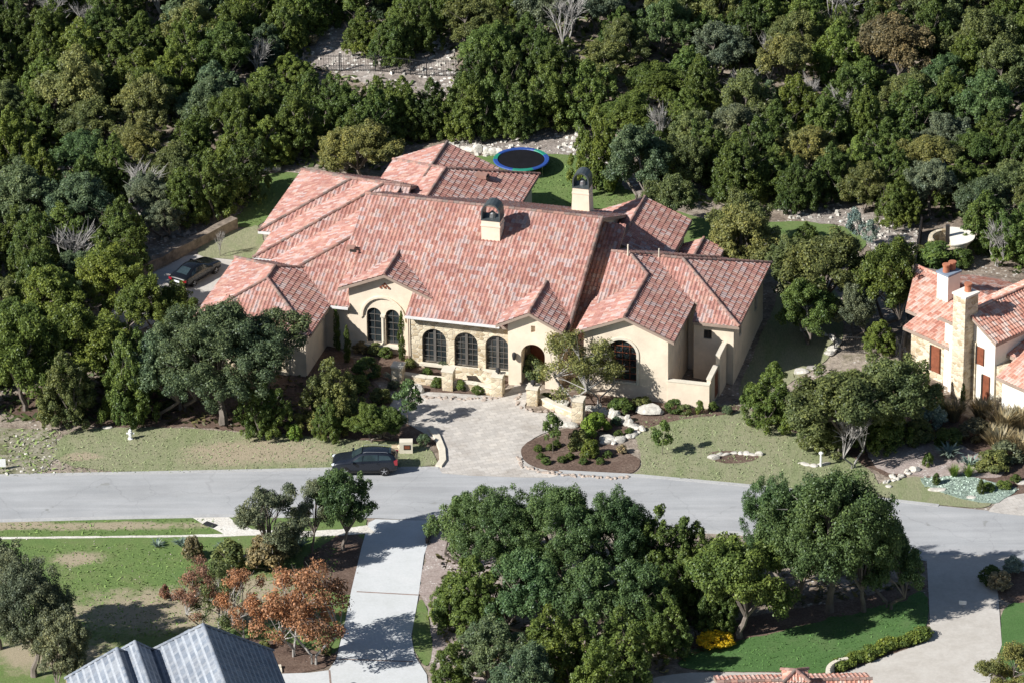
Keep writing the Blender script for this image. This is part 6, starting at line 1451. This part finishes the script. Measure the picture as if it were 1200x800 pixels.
# blue grey roofed house, lower left
bh = empty('blue_roofed_house', at(205, 800), R(13), 'house with steep blue grey ribbed tile roofs at the lower left corner', 'house'); bo = Vector(bh.location)
def brel(px, py, z):
    q = at(px, py, z); x, y = q[0]-bo.x, q[1]-bo.y; c_, s_ = math.cos(-R(13)), math.sin(-R(13)); return (x*c_-y*s_, x*s_+y*c_)
def bblock(px, py, zr, w, t, ln):
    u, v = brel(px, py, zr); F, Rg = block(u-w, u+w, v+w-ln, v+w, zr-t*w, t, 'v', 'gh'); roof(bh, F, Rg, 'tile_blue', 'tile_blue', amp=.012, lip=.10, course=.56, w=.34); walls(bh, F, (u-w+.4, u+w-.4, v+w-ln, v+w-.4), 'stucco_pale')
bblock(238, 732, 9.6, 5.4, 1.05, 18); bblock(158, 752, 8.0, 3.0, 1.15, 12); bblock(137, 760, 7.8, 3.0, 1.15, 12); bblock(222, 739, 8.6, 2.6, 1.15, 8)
# terracotta roof with little dovecote chimney at the bottom
th = empty('terracotta_roofed_house', at(925, 840), R(1), 'house ridge of salmon tiles with a small white dovecote at the bottom edge', 'house'); to_ = Vector(th.location)
q = at(925, 797, 5.0); F, Rg = block(-5.0, 5.0, q[1]-to_.y-3.8, q[1]-to_.y+3.8, 3.25, .46, 'u', 'gg'); roof(th, F, Rg, 'tile_light', 'tile_dark'); walls(th, F, (-4.6, 4.6, q[1]-to_.y-3.4, q[1]-to_.y+3.4), 'stucco_pale')
q = at(926, 794, 5.3); vy = q[1]-to_.y; m = MB(); m.box((0, vy-.6, 5.0), (1.15, 1.15, 1.5), M['white']); m.lathe([(.2, -.02), (.2, .02)], (0, vy-1.19, 5.35), M['frame'], 12, 'y'); dv = m.build('dovecote', th)
F, Rg = block(-.85, .85, vy-1.45, vy+.25, 5.8, .5, 'u', 'hh'); roof(dv, F, Rg, 'tile_light', 'tile_dark', name='dovecote_roof', course=.3, w=.2, amp=.05)

# ------------------------------------------------------------------ light, sky, camera
SUN_EL = R(35); sd = Vector((-.90, -.43, 0)).normalized(); sunv = Vector((sd.x*math.cos(SUN_EL), sd.y*math.cos(SUN_EL), math.sin(SUN_EL)))
W = bpy.data.worlds.new('World'); SC.world = W; W.use_nodes = True; nt = W.node_tree
sky = nt.nodes.new('ShaderNodeTexSky'); sky.sky_type = 'NISHITA'; sky.sun_disc = False; sky.sun_elevation = SUN_EL; sky.sun_rotation = math.atan2(sunv.x, sunv.y); sky.altitude = 200; sky.air_density = 1.0; sky.dust_density = .6
nt.links.new(sky.outputs[0], nt.nodes['Background'].inputs[0]); nt.nodes['Background'].inputs[1].default_value = .055
L = bpy.data.lights.new('sun', 'SUN'); L.energy = 4.9; L.angle = R(.5); L.color = (1, .98, .94); lo = bpy.data.objects.new('sun', L); COL.objects.link(lo); lo.rotation_euler = sunv.to_track_quat('Z', 'Y').to_euler(); lo.location = (-60, -30, 60)
cam = bpy.data.cameras.new('camera'); cam.sensor_width = 36; cam.lens = FOC/1200*36; cam.clip_start = 1; cam.clip_end = 12000; co = bpy.data.objects.new('camera', cam); COL.objects.link(co)
right = Vector((1, 0, 0)); up = Vector((0, math.sin(PITCH), math.cos(PITCH))); fwd = Vector((0, math.cos(PITCH), -math.sin(PITCH)))
r2 = right*math.cos(ROLL)-up*math.sin(ROLL); u2 = right*math.sin(ROLL)+up*math.cos(ROLL)
co.matrix_world = Matrix(((r2.x, u2.x, -fwd.x, CAM[0]), (r2.y, u2.y, -fwd.y, CAM[1]), (r2.z, u2.z, -fwd.z, CAM[2]), (0, 0, 0, 1)))
SC.camera = co
SC.view_settings.view_transform = 'Standard'; SC.view_settings.look = 'None'; SC.view_settings.exposure = .62; SC.view_settings.gamma = 1; SC.view_settings.use_curve_mapping = False
SC.render.resolution_x, SC.render.resolution_y = 1024, 682
